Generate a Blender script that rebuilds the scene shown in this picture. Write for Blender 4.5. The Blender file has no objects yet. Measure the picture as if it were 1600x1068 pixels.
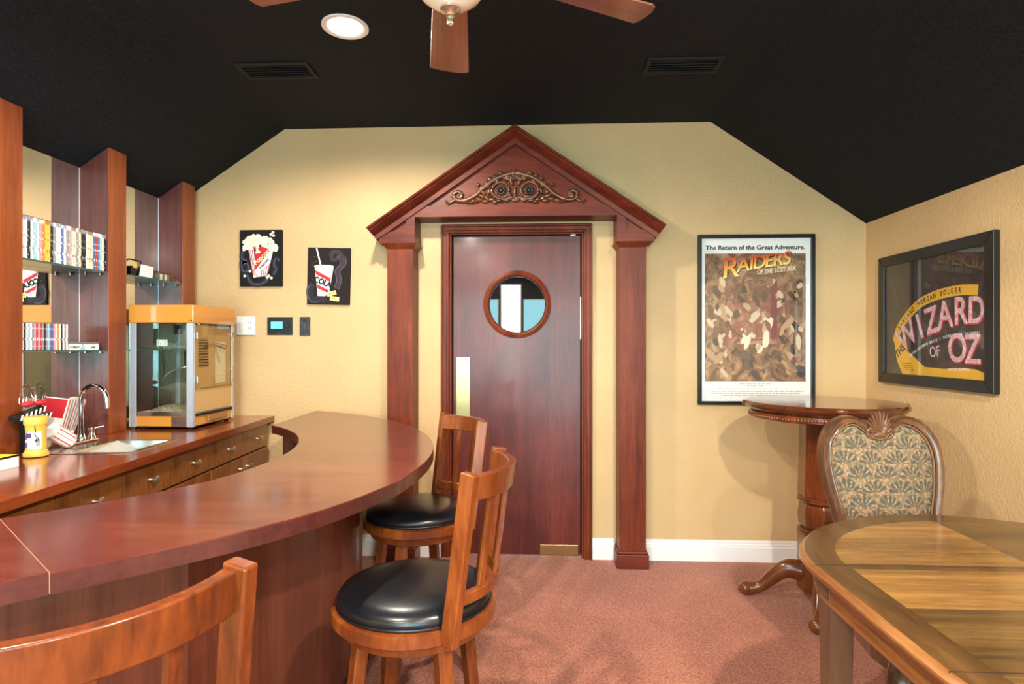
import bpy, bmesh, math, random
from mathutils import Vector, Matrix
random.seed(7)
PI = math.pi
SC = bpy.context.scene
COL = SC.collection

# ------------------------------------------------------------------ camera, world, daylight, exposure
F_PX = 920.0
cam_d = bpy.data.cameras.new('camera'); cam = bpy.data.objects.new('camera', cam_d); COL.objects.link(cam)
cam.location = (0, 0, 1.345); cam.rotation_euler = (PI/2, 0, math.atan(43/920))
cam_d.sensor_width = 36; cam_d.lens = F_PX*36/1600; cam_d.shift_y = 4/1600; cam_d.clip_start = .02
SC.camera = cam
w = bpy.data.worlds.new('world'); SC.world = w; w.use_nodes = True
w.node_tree.nodes['Background'].inputs[0].default_value = (.55, .85, 1, 1)
w.node_tree.nodes['Background'].inputs[1].default_value = 3.0
SC.view_settings.view_transform = 'Standard'; SC.view_settings.look = 'None'
SC.view_settings.gamma = 1; SC.view_settings.use_curve_mapping = False
SC.view_settings.exposure = 0.0
SC.cycles.use_denoising = True
SC.cycles.sample_clamp_indirect = 6
SC.cycles.max_bounces = 10; SC.cycles.transparent_max_bounces = 16

def area(name, loc, sx, sz, power, color):
    l = bpy.data.lights.new(name, 'AREA'); l.shape = 'RECTANGLE'; l.size = sx; l.size_y = sz
    l.energy = power; l.color = color
    o = bpy.data.objects.new(name, l); COL.objects.link(o); o.location = loc
    o.rotation_euler = (PI/2, 0, 0)          # shines toward +Y, in through the rear windows
    return o
# rear windows: (x0, x1, z0, z1)
WIN = [(-1.95, -.685, .15, 2.13), (-.67, -.30, .10, 2.38), (-.285, 1.65, .15, 2.13)]
DAY = [(.38, .92, 1.0), (1, .98, .95), (.38, .92, 1.0)]
RAD = [8, 26, 8]
for (x0, x1, z0, z1), c, r in zip(WIN, DAY, RAD):
    area('daylight', ((x0+x1)/2, -2.62, (z0+z1)/2), x1-x0, z1-z0, r*PI*(x1-x0)*(z1-z0), c)
CAN_W, CAN_COL = 44, (1, .90, .77)

# ------------------------------------------------------------------ materials
def lin(c):
    return tuple(((x/255)/12.92 if x/255 <= .04045 else ((x/255+.055)/1.055)**2.4) for x in c) + (1,)
class NT:
    def __init__(s, name):
        s.m = bpy.data.materials.new(name); s.m.use_nodes = True; s.t = s.m.node_tree; s.n = s.t.nodes; s.l = s.t.links
        s.b = s.n['Principled BSDF']; s.out = s.n['Material Output']
    def node(s, typ, **kw):
        n = s.n.new(typ)
        for k, v in kw.items():
            if k.startswith('i_'):
                k = k[2:]; k = int(k) if k.isdigit() else k.replace('_', ' ')
                n.inputs[k].default_value = v
            else: setattr(n, k, v)
        return n
    def link(s, a, b): s.l.new(a, b)
    def math(s, op, a, b=None, c=None):
        n = s.n.new('ShaderNodeMath'); n.operation = op
        for i, x in enumerate((a, b, c)):
            if x is None: continue
            if isinstance(x, (int, float)): n.inputs[i].default_value = x
            else: s.l.new(x, n.inputs[i])
        return n.outputs[0]
    def coord(s, scale=(1, 1, 1), rot=(0, 0, 0), kind='Object'):
        tc = s.n.new('ShaderNodeTexCoord'); mp = s.n.new('ShaderNodeMapping')
        mp.inputs['Scale'].default_value = scale; mp.inputs['Rotation'].default_value = rot
        s.l.new(tc.outputs[kind], mp.inputs['Vector']); return mp.outputs[0]
    def ramp(s, fac, stops, interp='LINEAR'):
        r = s.n.new('ShaderNodeValToRGB'); r.color_ramp.interpolation = interp
        while len(r.color_ramp.elements) < len(stops): r.color_ramp.elements.new(.5)
        for e, (p, c) in zip(r.color_ramp.elements, stops): e.position = p; e.color = lin(c)
        s.l.new(fac, r.inputs[0]); return r.outputs[0]
    def bump(s, h, strength, dist=.002):
        b = s.n.new('ShaderNodeBump'); b.inputs['Strength'].default_value = strength; b.inputs['Distance'].default_value = dist
        s.l.new(h, b.inputs['Height']); s.l.new(b.outputs[0], s.b.inputs['Normal'])
    def base(s, x):
        if isinstance(x, tuple): s.b.inputs['Base Color'].default_value = lin(x)
        else: s.l.new(x, s.b.inputs['Base Color'])
def plain(name, c, rough=.5, metal=0, coat=0, spec=.5):
    m = NT(name); m.base(c); m.b.inputs['Roughness'].default_value = rough; m.b.inputs['Metallic'].default_value = metal
    m.b.inputs['Coat Weight'].default_value = coat; m.b.inputs['Specular IOR Level'].default_value = spec
    return m.m
def wood(name, dark, mid, light, axis='Z', rough=.35, coat=.3, scale=9, stretch=.09, rot=(0, 0, 0), blotch=.5, spec=.5):
    m = NT(name)
    sc = [1, 1, 1]; sc['XYZ'.index(axis)] = stretch
    v = m.coord(tuple(sc), rot)
    n1 = m.node('ShaderNodeTexNoise', i_Scale=scale, i_Detail=6.0, i_Roughness=.65, i_Distortion=.6); m.link(v, n1.inputs['Vector'])
    n2 = m.node('ShaderNodeTexNoise', i_Scale=scale*9, i_Detail=3.0, i_Roughness=.6); m.link(v, n2.inputs['Vector'])
    v2 = m.coord((1, 1, 1), rot)
    n3 = m.node('ShaderNodeTexNoise', i_Scale=3.5, i_Detail=3.0); m.link(v2, n3.inputs['Vector'])
    a = m.math('MULTIPLY', n1.outputs[0], .55); b = m.math('MULTIPLY', n2.outputs[0], .25)
    c = m.math('MULTIPLY', n3.outputs[0], blotch*.4); f = m.math('ADD', m.math('ADD', a, b), c)
    m.base(m.ramp(f, [(.34, dark), (.5, mid), (.68, light)]))
    m.b.inputs['Roughness'].default_value = rough; m.b.inputs['Coat Weight'].default_value = coat
    m.b.inputs['Coat Roughness'].default_value = .12; m.b.inputs['Specular IOR Level'].default_value = spec
    m.bump(n2.outputs[0], .05, .001)
    return m.m
def noisy(name, c1, c2, scale, rough=.8, bump=.3, dist=.002, detail=3, spec=.3):
    m = NT(name); v = m.coord()
    n = m.node('ShaderNodeTexNoise', i_Scale=scale, i_Detail=float(detail)); m.link(v, n.inputs['Vector'])
    m.base(m.ramp(n.outputs[0], [(.35, c1), (.65, c2)])); m.b.inputs['Roughness'].default_value = rough
    m.b.inputs['Specular IOR Level'].default_value = spec
    m.bump(n.outputs[0], bump, dist); return m.m
def thin_glass(name, refl, tint=(255, 255, 255), rough=0.0):
    m = NT(name); m.n.remove(m.b)
    t = m.node('ShaderNodeBsdfTransparent'); t.inputs[0].default_value = lin(tint)
    g = m.node('ShaderNodeBsdfGlossy'); g.inputs['Roughness'].default_value = rough
    lw = m.node('ShaderNodeLayerWeight', i_Blend=.5); f = m.math('ADD', m.math('MULTIPLY', m.math('POWER', lw.outputs['Facing'], 5.0), .9), .03+refl)
    mx = m.node('ShaderNodeMixShader'); m.link(f, mx.inputs[0]); m.link(t.outputs[0], mx.inputs[1]); m.link(g.outputs[0], mx.inputs[2])
    m.link(mx.outputs[0], m.out.inputs[0]); return m.m
def emit(name, c, s):
    m = NT(name); m.base(c); m.b.inputs['Emission Color'].default_value = lin(c); m.b.inputs['Emission Strength'].default_value = s
    return m.m

M = {}
def wall_mat():
    m = NT('tan_textured_paint'); v = m.coord()
    n = m.node('ShaderNodeTexNoise', i_Scale=75.0, i_Detail=3.0, i_Roughness=.55); m.link(v, n.inputs['Vector'])
    n2 = m.node('ShaderNodeTexNoise', i_Scale=2.2, i_Detail=2.0); m.link(v, n2.inputs['Vector'])
    m.base(m.ramp(n2.outputs[0], [(.3, (204, 170, 123)), (.7, (212, 179, 132))]))
    m.b.inputs['Roughness'].default_value = .55; m.b.inputs['Specular IOR Level'].default_value = .35
    m.bump(m.ramp(n.outputs[0], [(.38, (0, 0, 0)), (.62, (255, 255, 255))]), .33, .003); return m.m
M['wall'] = wall_mat()
M['ceil'] = noisy('black_textured_paint', (20, 23, 28), (31, 35, 42), 70, .8, .6, .004, 3, .2)
def carpet_mat():
    m = NT('rust_loop_carpet')
    v = m.coord()
    vo = m.node('ShaderNodeTexVoronoi', i_Scale=170.0); m.link(v, vo.inputs['Vector'])
    wv = m.node('ShaderNodeTexNoise', i_Scale=210.0, i_Detail=2.0); m.link(m.coord((.45, 1, 1)), wv.inputs['Vector'])
    n2 = m.node('ShaderNodeTexNoise', i_Scale=3.0, i_Detail=3.0); m.link(v, n2.inputs['Vector'])
    f = m.math('ADD', m.math('MULTIPLY', wv.outputs[0], .7), m.math('ADD', m.math('MULTIPLY', n2.outputs[0], .2), m.math('MULTIPLY', vo.outputs['Distance'], .2)))
    m.base(m.ramp(f, [(.3, (82, 38, 26)), (.5, (156, 82, 58)), (.7, (206, 130, 98))]))
    m.b.inputs['Roughness'].default_value = .95; m.b.inputs['Specular IOR Level'].default_value = .1
    m.b.inputs['Sheen Weight'].default_value = .3
    m.bump(f, .9, .006); return m.m
M['carpet'] = carpet_mat()
M['white'] = plain('white_satin_paint', (238, 238, 236), .35)
M['door'] = wood('door_mahogany_veneer', (62, 21, 16), (94, 35, 27), (122, 50, 37), 'Z', .34, .12, 7, .12, spec=.4)
M['trim'] = wood('cherry_trim', (72, 28, 15), (110, 47, 26), (140, 66, 36), 'Z', .4, 0, 10, .08, spec=.22)
M['trimx'] = wood('cherry_trim_cross', (68, 26, 17), (102, 42, 28), (132, 60, 36), 'X', .4, 0, 10, .08, spec=.25)
M['carve'] = wood('carved_walnut', (30, 14, 8), (92, 50, 28), (150, 96, 60), 'X', .3, .5, 30, .6)
M['bartop'] = wood('bar_top_mahogany', (78, 31, 28), (104, 45, 38), (130, 62, 50), 'X', .22, .3, 9, .12, (0, 0, .7))
M['barfront'] = wood('bar_front_veneer', (66, 31, 22), (98, 49, 34), (124, 68, 47), 'Z', .35, .25, 14, .05)
M['bartrim'] = wood('bar_edge', (52, 22, 20), (78, 36, 31), (98, 50, 42), 'X', .3, .3, 10, .2)
M['counter'] = wood('counter_cherry', (98, 40, 20), (130, 58, 28), (156, 78, 40), 'Y', .18, .45, 7, .12)
M['cabinet'] = wood('cabinet_walnut', (96, 54, 25), (142, 86, 43), (170, 110, 60), 'Z', .35, .2, 9, .15)
M['pillar'] = wood('shelf_upright_cherry', (100, 44, 20), (134, 64, 30), (160, 84, 42), 'Z', .34, .25, 9, .08)
M['stool'] = wood('stool_honey_cherry', (66, 27, 9), (120, 56, 20), (160, 86, 34), 'Z', .3, .35, 9, .2)
M['pub'] = wood('pub_table_cherry', (66, 30, 12), (110, 55, 22), (142, 78, 35), 'Z', .26, .45, 9, .15)
M['pubtop'] = wood('pub_table_top', (56, 27, 15), (90, 46, 25), (116, 64, 36), 'X', .14, .4, 9, .12)
M['table'] = wood('table_walnut_band', (54, 35, 16), (84, 57, 28), (110, 78, 41), 'Y', .26, .2, 11, .12)
M['tableedge'] = wood('table_edge_pecan', (84, 48, 22), (130, 80, 39), (172, 118, 66), 'Y', .3, .35, 11, .08)
M['tableleg'] = wood('table_leg_walnut', (58, 40, 26), (88, 62, 42), (112, 82, 58), 'Z', .3, .4, 10, .1)
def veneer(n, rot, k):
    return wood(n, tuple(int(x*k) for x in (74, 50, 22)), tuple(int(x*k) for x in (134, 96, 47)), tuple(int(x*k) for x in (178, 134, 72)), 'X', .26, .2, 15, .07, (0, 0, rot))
M['ven_a'] = veneer('veneer_sheen_bright', .4, 1.0); M['ven_b'] = veneer('veneer_sheen_dim', -.5, .7)
M['ven_c'] = veneer('veneer_sheen_dark', -.75, .68); M['ven_d'] = veneer('veneer_sheen_deep', -.6, .7)  # bright and dim copies of one wood paint in its sheen
M['chair'] = wood('chair_walnut', (56, 35, 22), (92, 60, 40), (134, 92, 62), 'Z', .28, .4, 12, .15)
M['blade'] = wood('fan_blade_walnut', (92, 52, 38), (132, 80, 62), (160, 106, 84), 'X', .35, .3, 18, .05)
M['leather'] = noisy('black_leather', (13, 15, 20), (19, 22, 28), 160, .3, .12, .001, 3, .6)
M['brass'] = plain('brushed_brass', (196, 164, 112), .28, 1)
M['bronze'] = plain('aged_bronze', (176, 148, 116), .3, 1)
M['sidepanel'] = wood('upright_laminate_daylight_tint', (78, 42, 38), (104, 60, 56), (126, 80, 76), 'Z', .25, .4, 9, .08)  # laminate brown, with the purple of reflected daylight mixed into the colour
M['nickel'] = plain('satin_nickel', (208, 194, 170), .26, .85)
M['steel'] = plain('stainless_steel', (205, 203, 198), .2, 1)
M['chrome'] = plain('polished_chrome', (225, 225, 228), .05, 1)
M['alu'] = plain('aluminium', (190, 196, 208), .38, .45)
M['black'] = plain('black_satin', (16, 16, 17), .35)
M['blackmatte'] = plain('black_matte', (12, 12, 12), .8)
M['frame'] = plain('black_frame', (22, 21, 20), .3)
M['mirror'] = plain('mirror_silver', (236, 238, 238), .0, 1)
M['pane'] = thin_glass('window_glass', .0)
M['machine_glass'] = thin_glass('machine_glass', .03, (244, 246, 240))
M['acrylic'] = thin_glass('acrylic', .02, (244, 240, 228))
M['picture_glass'] = thin_glass('picture_glass', .015)
M['shelf_glass'] = thin_glass('green_shelf_glass', .03, (150, 186, 178))
M['glass_edge'] = plain('glass_edge_green', (60, 96, 88), .1)
def porthole_mat():
    m = NT('porthole_glass'); m.base((6, 9, 12)); m.b.inputs['Roughness'].default_value = .0
    m.b.inputs['IOR'].default_value = 1.75; return m.m
M['porthole'] = porthole_mat()
M['amber'] = plain('amber_enamel', (206, 140, 58), .25, 0, .6)
M['bowl'] = plain('opal_glass_bowl', (240, 232, 218), .15, 0, .4)
M['can_lamp'] = emit('lamp_face', (255, 240, 214), 14)
M['lcd'] = emit('lcd_blue', (96, 190, 222), .9)
M['yellow'] = plain('yellow_plastic', (222, 178, 76), .4)
M['red'] = plain('red_print', (196, 34, 44), .5)
M['cream'] = plain('cream_print', (236, 222, 180), .6)
M['paper'] = plain('white_paper', (240, 240, 238), .7)
M['purple'] = plain('purple_print', (78, 52, 118), .6)
M['navy'] = plain('navy_paint', (25, 25, 38), .7)
M['grey'] = plain('grey_plastic', (120, 120, 122), .5)
M['ink'] = plain('black_ink', (14, 13, 13), .7)
M['canvas'] = noisy('black_canvas', (17, 15, 16), (26, 23, 24), 200, .8, .2, .001)
M['canvas2'] = noisy('brown_black_canvas', (26, 20, 19), (40, 30, 28), 200, .8, .2, .001)
M['popwhite'] = noisy('popcorn_white', (236, 220, 176), (252, 246, 226), 60, .8, .3, .002)
M['pink'] = plain('pale_red_print', (222, 150, 146), .6)
M['stuffed'] = noisy('kernels', (120, 108, 92), (210, 198, 176), 120, .9, .5, .003)
M['ticket'] = plain('ticket_yellow', (228, 214, 140), .7)
M['filmline'] = plain('film_outline', (112, 108, 140), .7)

# ------------------------------------------------------------------ mesh helpers
class MB:
    def __init__(s): s.v = []; s.f = []
    def add(s, vs, fs):
        o = len(s.v); s.v += [tuple(p) for p in vs]; s.f += [tuple(i+o for i in f) for f in fs]; return s
    def box(s, x0, x1, y0, y1, z0, z1):
        return s.add([(x0,y0,z0),(x1,y0,z0),(x1,y1,z0),(x0,y1,z0),(x0,y0,z1),(x1,y0,z1),(x1,y1,z1),(x0,y1,z1)],
                     [(3,2,1,0),(4,5,6,7),(0,1,5,4),(1,2,6,5),(2,3,7,6),(3,0,4,7)])
    def ext(s, pts, vec):
        """prism: 3D polygon pts swept by vec"""
        n = len(pts); q = [tuple(p[i]+vec[i] for i in range(3)) for p in pts]
        return s.add(list(pts)+q, [tuple(range(n-1, -1, -1)), tuple(range(n, 2*n))] + [(i, (i+1) % n, n+(i+1) % n, n+i) for i in range(n)])
    def xz(s, pts, y0, y1): return s.ext([(x, y0, z) for x, z in pts], (0, y1-y0, 0))
    def xy(s, pts, z0, z1): return s.ext([(x, y, z0) for x, y in pts], (0, 0, z1-z0))
    def lathe(s, prof, n=32, c=(0, 0, 0), a0=0, caps=True):
        vs = []; m = len(prof)
        for r, z in prof:
            for k in range(n):
                a = a0+2*PI*k/n; vs.append((c[0]+r*math.cos(a), c[1]+r*math.sin(a), c[2]+z))
        fs = [(i*n+k, i*n+(k+1) % n, (i+1)*n+(k+1) % n, (i+1)*n+k) for i in range(m-1) for k in range(n)]
        if caps:
            if prof[0][0] > 1e-6: fs.append(tuple(range(n-1, -1, -1)))
            if prof[-1][0] > 1e-6: fs.append(tuple((m-1)*n+k for k in range(n)))
        return s.add(vs, fs)
    def tube(s, path, r, n=10, closed=False, flat=1.0, up=(0, 0, 1)):
        P = [Vector(p) for p in path]; m = len(P); rs = r if isinstance(r, (list, tuple)) else [r]*m
        vs = []
        for i, p in enumerate(P):
            a = P[(i-1) % m] if (closed or i > 0) else P[i]; b = P[(i+1) % m] if (closed or i < m-1) else P[i]
            t = (b-a).normalized(); u = Vector(up)
            if abs(t.dot(u)) > .98: u = Vector((1, 0, 0)) if abs(t.x) < .9 else Vector((0, 1, 0))
            sx = t.cross(u).normalized(); sy = sx.cross(t).normalized()
            for k in range(n):
                an = 2*PI*k/n; vs.append(p + sx*(math.cos(an)*rs[i]*flat) + sy*(math.sin(an)*rs[i]))
        fs = [(i*n+k, i*n+(k+1) % n, ((i+1) % m)*n+(k+1) % n, ((i+1) % m)*n+k) for i in range(m if closed else m-1) for k in range(n)]
        if not closed: fs += [tuple(range(n-1, -1, -1)), tuple((m-1)*n+k for k in range(n))]
        return s.add(vs, fs)
    def ball(s, c, r, n=12, m=8, rot=None):
        rx, ry, rz = r if isinstance(r, (list, tuple)) else (r, r, r)
        vs = []
        for i in range(m+1):
            t = PI*i/m
            for k in range(n):
                p = Vector((rx*math.sin(t)*math.cos(2*PI*k/n), ry*math.sin(t)*math.sin(2*PI*k/n), rz*math.cos(t)))
                if rot is not None: p = rot @ p
                vs.append(p+Vector(c))
        return s.add(vs, [(i*n+k, (i+1)*n+k, (i+1)*n+(k+1) % n, i*n+(k+1) % n) for i in range(m) for k in range(n)])
    def beam(s, p0, p1, w, d, side=(1, 0, 0), w1=None, d1=None):
        p0, p1 = Vector(p0), Vector(p1); t = (p1-p0).normalized(); sx = Vector(side); sx = (sx-t*sx.dot(t)).normalized(); sy = t.cross(sx)
        vs = []
        for p, ww, dd in ((p0, w, d), (p1, w1 or w, d1 or d)):
            for a, b in ((-1, -1), (1, -1), (1, 1), (-1, 1)): vs.append(p+sx*(a*ww/2)+sy*(b*dd/2))
        return s.add(vs, [(3,2,1,0),(4,5,6,7),(0,1,5,4),(1,2,6,5),(2,3,7,6),(3,0,4,7)])
    def build(s, name, mat, parent=None, smooth=0, bevel=0, world=False, origin=None, seg=2):
        vs = s.v
        if parent is not None and world:
            L = parent.location; vs = [(x-L[0], y-L[1], z-L[2]) for x, y, z in vs]
        loc = None
        if parent is None:
            xs, ys, zs = zip(*vs)
            loc = origin or ((min(xs)+max(xs))/2, (min(ys)+max(ys))/2, min(zs))
            vs = [(x-loc[0], y-loc[1], z-loc[2]) for x, y, z in vs]
        me = bpy.data.meshes.new(name); me.from_pydata(vs, [], s.f); me.update()
        bm = bmesh.new(); bm.from_mesh(me); bmesh.ops.remove_doubles(bm, verts=bm.verts, dist=1e-6)
        bmesh.ops.recalc_face_normals(bm, faces=bm.faces); bm.to_mesh(me); bm.free()
        me.materials.append(M[mat] if isinstance(mat, str) else mat)
        if smooth: me.shade_smooth(); me.set_sharp_from_angle(angle=math.radians(smooth))
        o = bpy.data.objects.new(name, me); COL.objects.link(o)
        if parent is not None: o.parent = parent
        else: o.location = loc
        if bevel:
            b = o.modifiers.new('bevel', 'BEVEL'); b.width = bevel; b.segments = seg; b.limit_method = 'ANGLE'; b.angle_limit = math.radians(35)
        return o
def tag(o, label, cat, group=None, kind=None):
    o['label'] = label; o['category'] = cat
    if group: o['group'] = group
    if kind: o['kind'] = kind
    return o
def thing(name, label, cat, loc=(0, 0, 0), rz=0, group=None, kind=None, rot=None):
    o = bpy.data.objects.new(name, None); COL.objects.link(o); o.empty_display_size = .05
    o.location = loc; o.rotation_euler = rot if rot else (0, 0, rz)
    return tag(o, label, cat, group, kind)
def struct(o, label, cat): return tag(o, label, cat, None, 'structure')
def dup(root, loc, rz, label=None):
    r = root.copy(); COL.objects.link(r); r.location = loc; r.rotation_euler = (0, 0, rz)
    if label: r['label'] = label
    for ch in list(root.children):
        c = ch.copy(); COL.objects.link(c); c.parent = r
        for g in list(ch.children):
            d = g.copy(); COL.objects.link(d); d.parent = c
    return r
def B(*a): return MB().box(*a)
def catmull(P, k=8, closed=False):
    out = []; n = len(P); P = [Vector(p) for p in P]
    for i in range(n if closed else n-1):
        p0 = P[(i-1) % n] if (closed or i > 0) else P[i]; p1 = P[i]; p2 = P[(i+1) % n]
        p3 = P[(i+2) % n] if (closed or i < n-2) else P[(i+1) % n]
        for j in range(k):
            t = j/k
            out.append(.5*((2*p1)+(p2-p0)*t+(2*p0-5*p1+4*p2-p3)*t*t+(3*p1-p0-3*p2+p3)*t**3))
    if not closed: out.append(P[-1])
    return out
def text(name, s, size, mat, parent, loc=(0, 0, 0), rz=0, depth=.0006, shear=0, sx=1.0, align='CENTER', bold=0):
    cu = bpy.data.curves.new('t', 'FONT'); cu.body = s; cu.size = size; cu.extrude = depth; cu.align_x = align; cu.align_y = 'CENTER'
    cu.shear = shear; heavy = bold
    to = bpy.data.objects.new('t', cu); COL.objects.link(to); bpy.context.view_layer.update()
    me = bpy.data.meshes.new_from_object(to.evaluated_get(bpy.context.evaluated_depsgraph_get()))
    bpy.data.objects.remove(to); bpy.data.curves.remove(cu)
    if heavy:                                        # thicken the strokes with shifted copies of the same outline
        bm = bmesh.new(); bm.from_mesh(me); g0 = bm.verts[:]+bm.edges[:]+bm.faces[:]
        for q in range(6):
            r = bmesh.ops.duplicate(bm, geom=g0); vs_ = [x for x in r['geom'] if isinstance(x, bmesh.types.BMVert)]
            bmesh.ops.translate(bm, verts=vs_, vec=(heavy*math.cos(q*PI/3), heavy*math.sin(q*PI/3), -.00003*(q+1)))
        bm.to_mesh(me); bm.free()
    me.materials.clear(); me.materials.append(M[mat] if isinstance(mat, str) else mat)
    o = bpy.data.objects.new(name, me); COL.objects.link(o); o.parent = parent; o.location = loc; o.rotation_euler = (0, 0, rz); o.scale = (sx, 1, 1)
    me.name = name
    return o
ORD = ['first', 'second', 'third', 'fourth', 'fifth', 'sixth', 'seventh', 'eighth', 'ninth', 'tenth', 'eleventh', 'twelfth', 'thirteenth', 'fourteenth', 'fifteenth',
       'sixteenth', 'seventeenth', 'eighteenth', 'nineteenth', 'twentieth'] + ['twenty-'+x for x in ('first', 'second', 'third', 'fourth', 'fifth', 'sixth', 'seventh', 'eighth', 'ninth')] + ['thirtieth', 'thirty-first', 'thirty-second', 'thirty-third', 'thirty-fourth']

# ------------------------------------------------------------------ the room
XL, XR, YB, YR = -2.365, 2.006, 3.72, -2.4          # left / right walls, back wall, rear wall
ZC, XA, XB = 2.731, -1.639, 1.063                   # flat ceiling and where its slopes begin
SL, SR = .667, .68
def ceil_z(x): return ZC-SL*max(0, XA-x)-SR*max(0, x-XB)
struct(B(XL-.12, XR+.12, YR-.12, YB+.25, -.12, 0).build('floor', 'carpet'), 'rust red loop-pile carpet covering the whole floor', 'floor')
sec = [(XL-.13, ceil_z(XL-.13)), (XA, ZC), (XB, ZC), (XR+.13, ceil_z(XR+.13)), (XR+.13, ceil_z(XR+.13)+.14), (XB, ZC+.14), (XA, ZC+.14), (XL-.13, ceil_z(XL-.13)+.14)]
cb = MB()
for i in range(3):
    a, b = sec[i], sec[i+1]; cb.xz([a, b, (b[0], b[1]+.14), (a[0], a[1]+.14)], YR-.12, YB+.12)
struct(cb.build('ceiling', 'ceil'), 'black textured ceiling, flat in the middle with two sloping sides', 'ceiling')
DC = -.147                                          # door centre line
wb = MB().box(XL-.12, DC-.43, YB, YB+.12, 0, 2.86).box(DC+.43, XR+.12, YB, YB+.12, 0, 2.86).box(DC-.43, DC+.43, YB, YB+.12, 2.06, 2.86)
struct(wb.build('wall_back', 'wall'), 'tan textured wall around the wooden door', 'wall')
struct(B(XR, XR+.12, YR, YB, 0, 2.3).build('wall_right', 'wall'), 'tan textured wall behind the black framed wide picture', 'wall')
struct(B(XL-.12, XL, YR, YB, 0, 2.45).build('wall_left', 'wall'), 'tan textured wall behind the mirrored shelves', 'wall')
wr = MB(); xs = [XL-.12]
for x0, x1, z0, z1 in WIN:
    wr.box(xs[-1], x0, YR-.12, YR, 0, 2.86).box(x0, x1, YR-.12, YR, 0, z0).box(x0, x1, YR-.12, YR, z1, 2.86); xs.append(x1)
wr.box(xs[-1], XR+.12, YR-.12, YR, 0, 2.86)
struct(wr.build('wall_rear', plain('dark_paint', (62, 56, 54), .7)), 'dark painted wall with tall windows opposite the wooden door', 'wall')
for i, (x0, x1, z0, z1) in enumerate(WIN):
    t = thing('window_%d' % (i+1), ['wide rear window nearest the bar side', 'narrow tall bright rear window', 'wide rear window on the dining table side'][i], 'window', ((x0+x1)/2, YR-.06, z0), kind='structure')
    f = MB().box(x0, x0+.022, YR-.1, YR-.02, z0, z1).box(x1-.022, x1, YR-.1, YR-.02, z0, z1).box(x0+.022, x1-.022, YR-.1, YR-.02, z0, z0+.04).box(x0+.022, x1-.022, YR-.1, YR-.02, z1-.022, z1)
    f.build('window_frame', 'white', t, world=True)
    B(x0+.022, x1-.022, YR-.065, YR-.06, z0+.04, z1-.022).build('pane', 'pane', t, world=True)

def baseboard(mb, axis, a, b, w, sgn):
    """moulded baseboard run from a to b; w = wall plane, sgn = direction into the room"""
    prof = [(0, 0), (.016, 0), (.016, .088), (.013, .094), (.013, .104), (.009, .112), (.009, .122), (.004, .13), (0, .13)]
    if axis == 'x': mb.ext([(a, w+sgn*d, z) for d, z in prof], (b-a, 0, 0))
    else: mb.ext([(w+sgn*d, a, z) for d, z in prof], (0, b-a, 0))
bb = thing('baseboard_back', 'white moulded baseboard along the wall with the door', 'baseboard', (DC, YB, 0), kind='structure')
for a, b in ((-1.34, DC-.80), (DC-.612, DC-.476), (DC+.476, DC+.612), (DC+.80, XR)):
    m = MB(); baseboard(m, 'x', a, b, YB, -1); m.build('board', 'white', bb, world=True)
m = MB(); baseboard(m, 'y', YR, YB-.016, XR, -1)
struct(m.build('baseboard_right', 'white'), 'white moulded baseboard along the wall by the dining table', 'baseboard')

# ------------------------------------------------------------------ door, casing
d = thing('door_1', 'dark red wooden swing door with a round porthole', 'door', (DC, 3.765, 0), kind='structure')
n = 48; R = .178; PZ = 1.602; PX = .004
slab = MB()                                          # slab with a round hole
hw, H0, H1 = .405, .008, 2.034
ring = [(PX+R*math.cos(2*PI*k/n), PZ+R*math.sin(2*PI*k/n)) for k in range(n)]
def sq(k):
    a = 2*PI*k/n; c, s_ = math.cos(a), math.sin(a); q = max(abs(c), abs(s_)); return (PX+c/q*.3, PZ+s_/q*.3)
for k in range(n):
    a, b = ring[k], ring[(k+1) % n]; c, e = sq(k+1), sq(k)
    slab.xz([a, b, c, e], 0, .04)
x0, x1, z0, z1 = PX-.3, PX+.3, PZ-.3, PZ+.3
slab.box(-hw, hw, 0, .04, H0, z0).box(-hw, hw, 0, .04, z1, H1).box(-hw, x0, 0, .04, z0, z1).box(x1, hw, 0, .04, z0, z1)
lf = slab.build('leaf', 'door', d)
rim = MB(); prof = [(.178, .04), (.178, -.008), (.184, -.016), (.196, -.019), (.206, -.014), (.214, -.012), (.217, 0.0), (.217, .002)]
vs = []; fs = []; n = 64
for r, y in prof:
    for k in range(n): vs.append((PX+r*math.cos(2*PI*k/n), y, PZ+r*math.sin(2*PI*k/n)))
for i in range(len(prof)-1):
    for k in range(n): fs.append((i*n+k, i*n+(k+1) % n, (i+1)*n+(k+1) % n, (i+1)*n+k))
rim.add(vs, fs); rim.build('porthole_ring', 'trim', d, smooth=40)
gl = MB().ext([(PX+.179*math.cos(2*PI*k/64), .016, PZ+.179*math.sin(2*PI*k/64)) for k in range(64)], (0, .008, 0)).build('porthole_pane', 'porthole', d)
pp = B(-.387, -.3, -.003, 0, .872, 1.262).build('push_plate', 'brass', d, bevel=.001)
pp['label'] = 'polished brass push plate'
for x in (-.379, -.308):
    for z in (.882, 1.252): MB().lathe([(.0035, 0), (.0035, .0015), (.002, .0025), (0, .0027)], 8).build('screw', 'bronze', pp).matrix_local = Matrix.Translation((x, -.003, z)) @ Matrix.Rotation(PI/2, 4, 'X')
kp = B(.15, .393, -.006, 0, .006, .07).build('pivot_plate', 'brass', d, bevel=.002); kp['label'] = 'brass pivot plate at the bottom corner'
B(.4055, .410, -.004, .01, 1.38, 1.65).build('hinge', 'nickel', d); B(.345, .375, -.012, .0, 2.034, 2.044).build('closer_tab', 'nickel', d)
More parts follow.
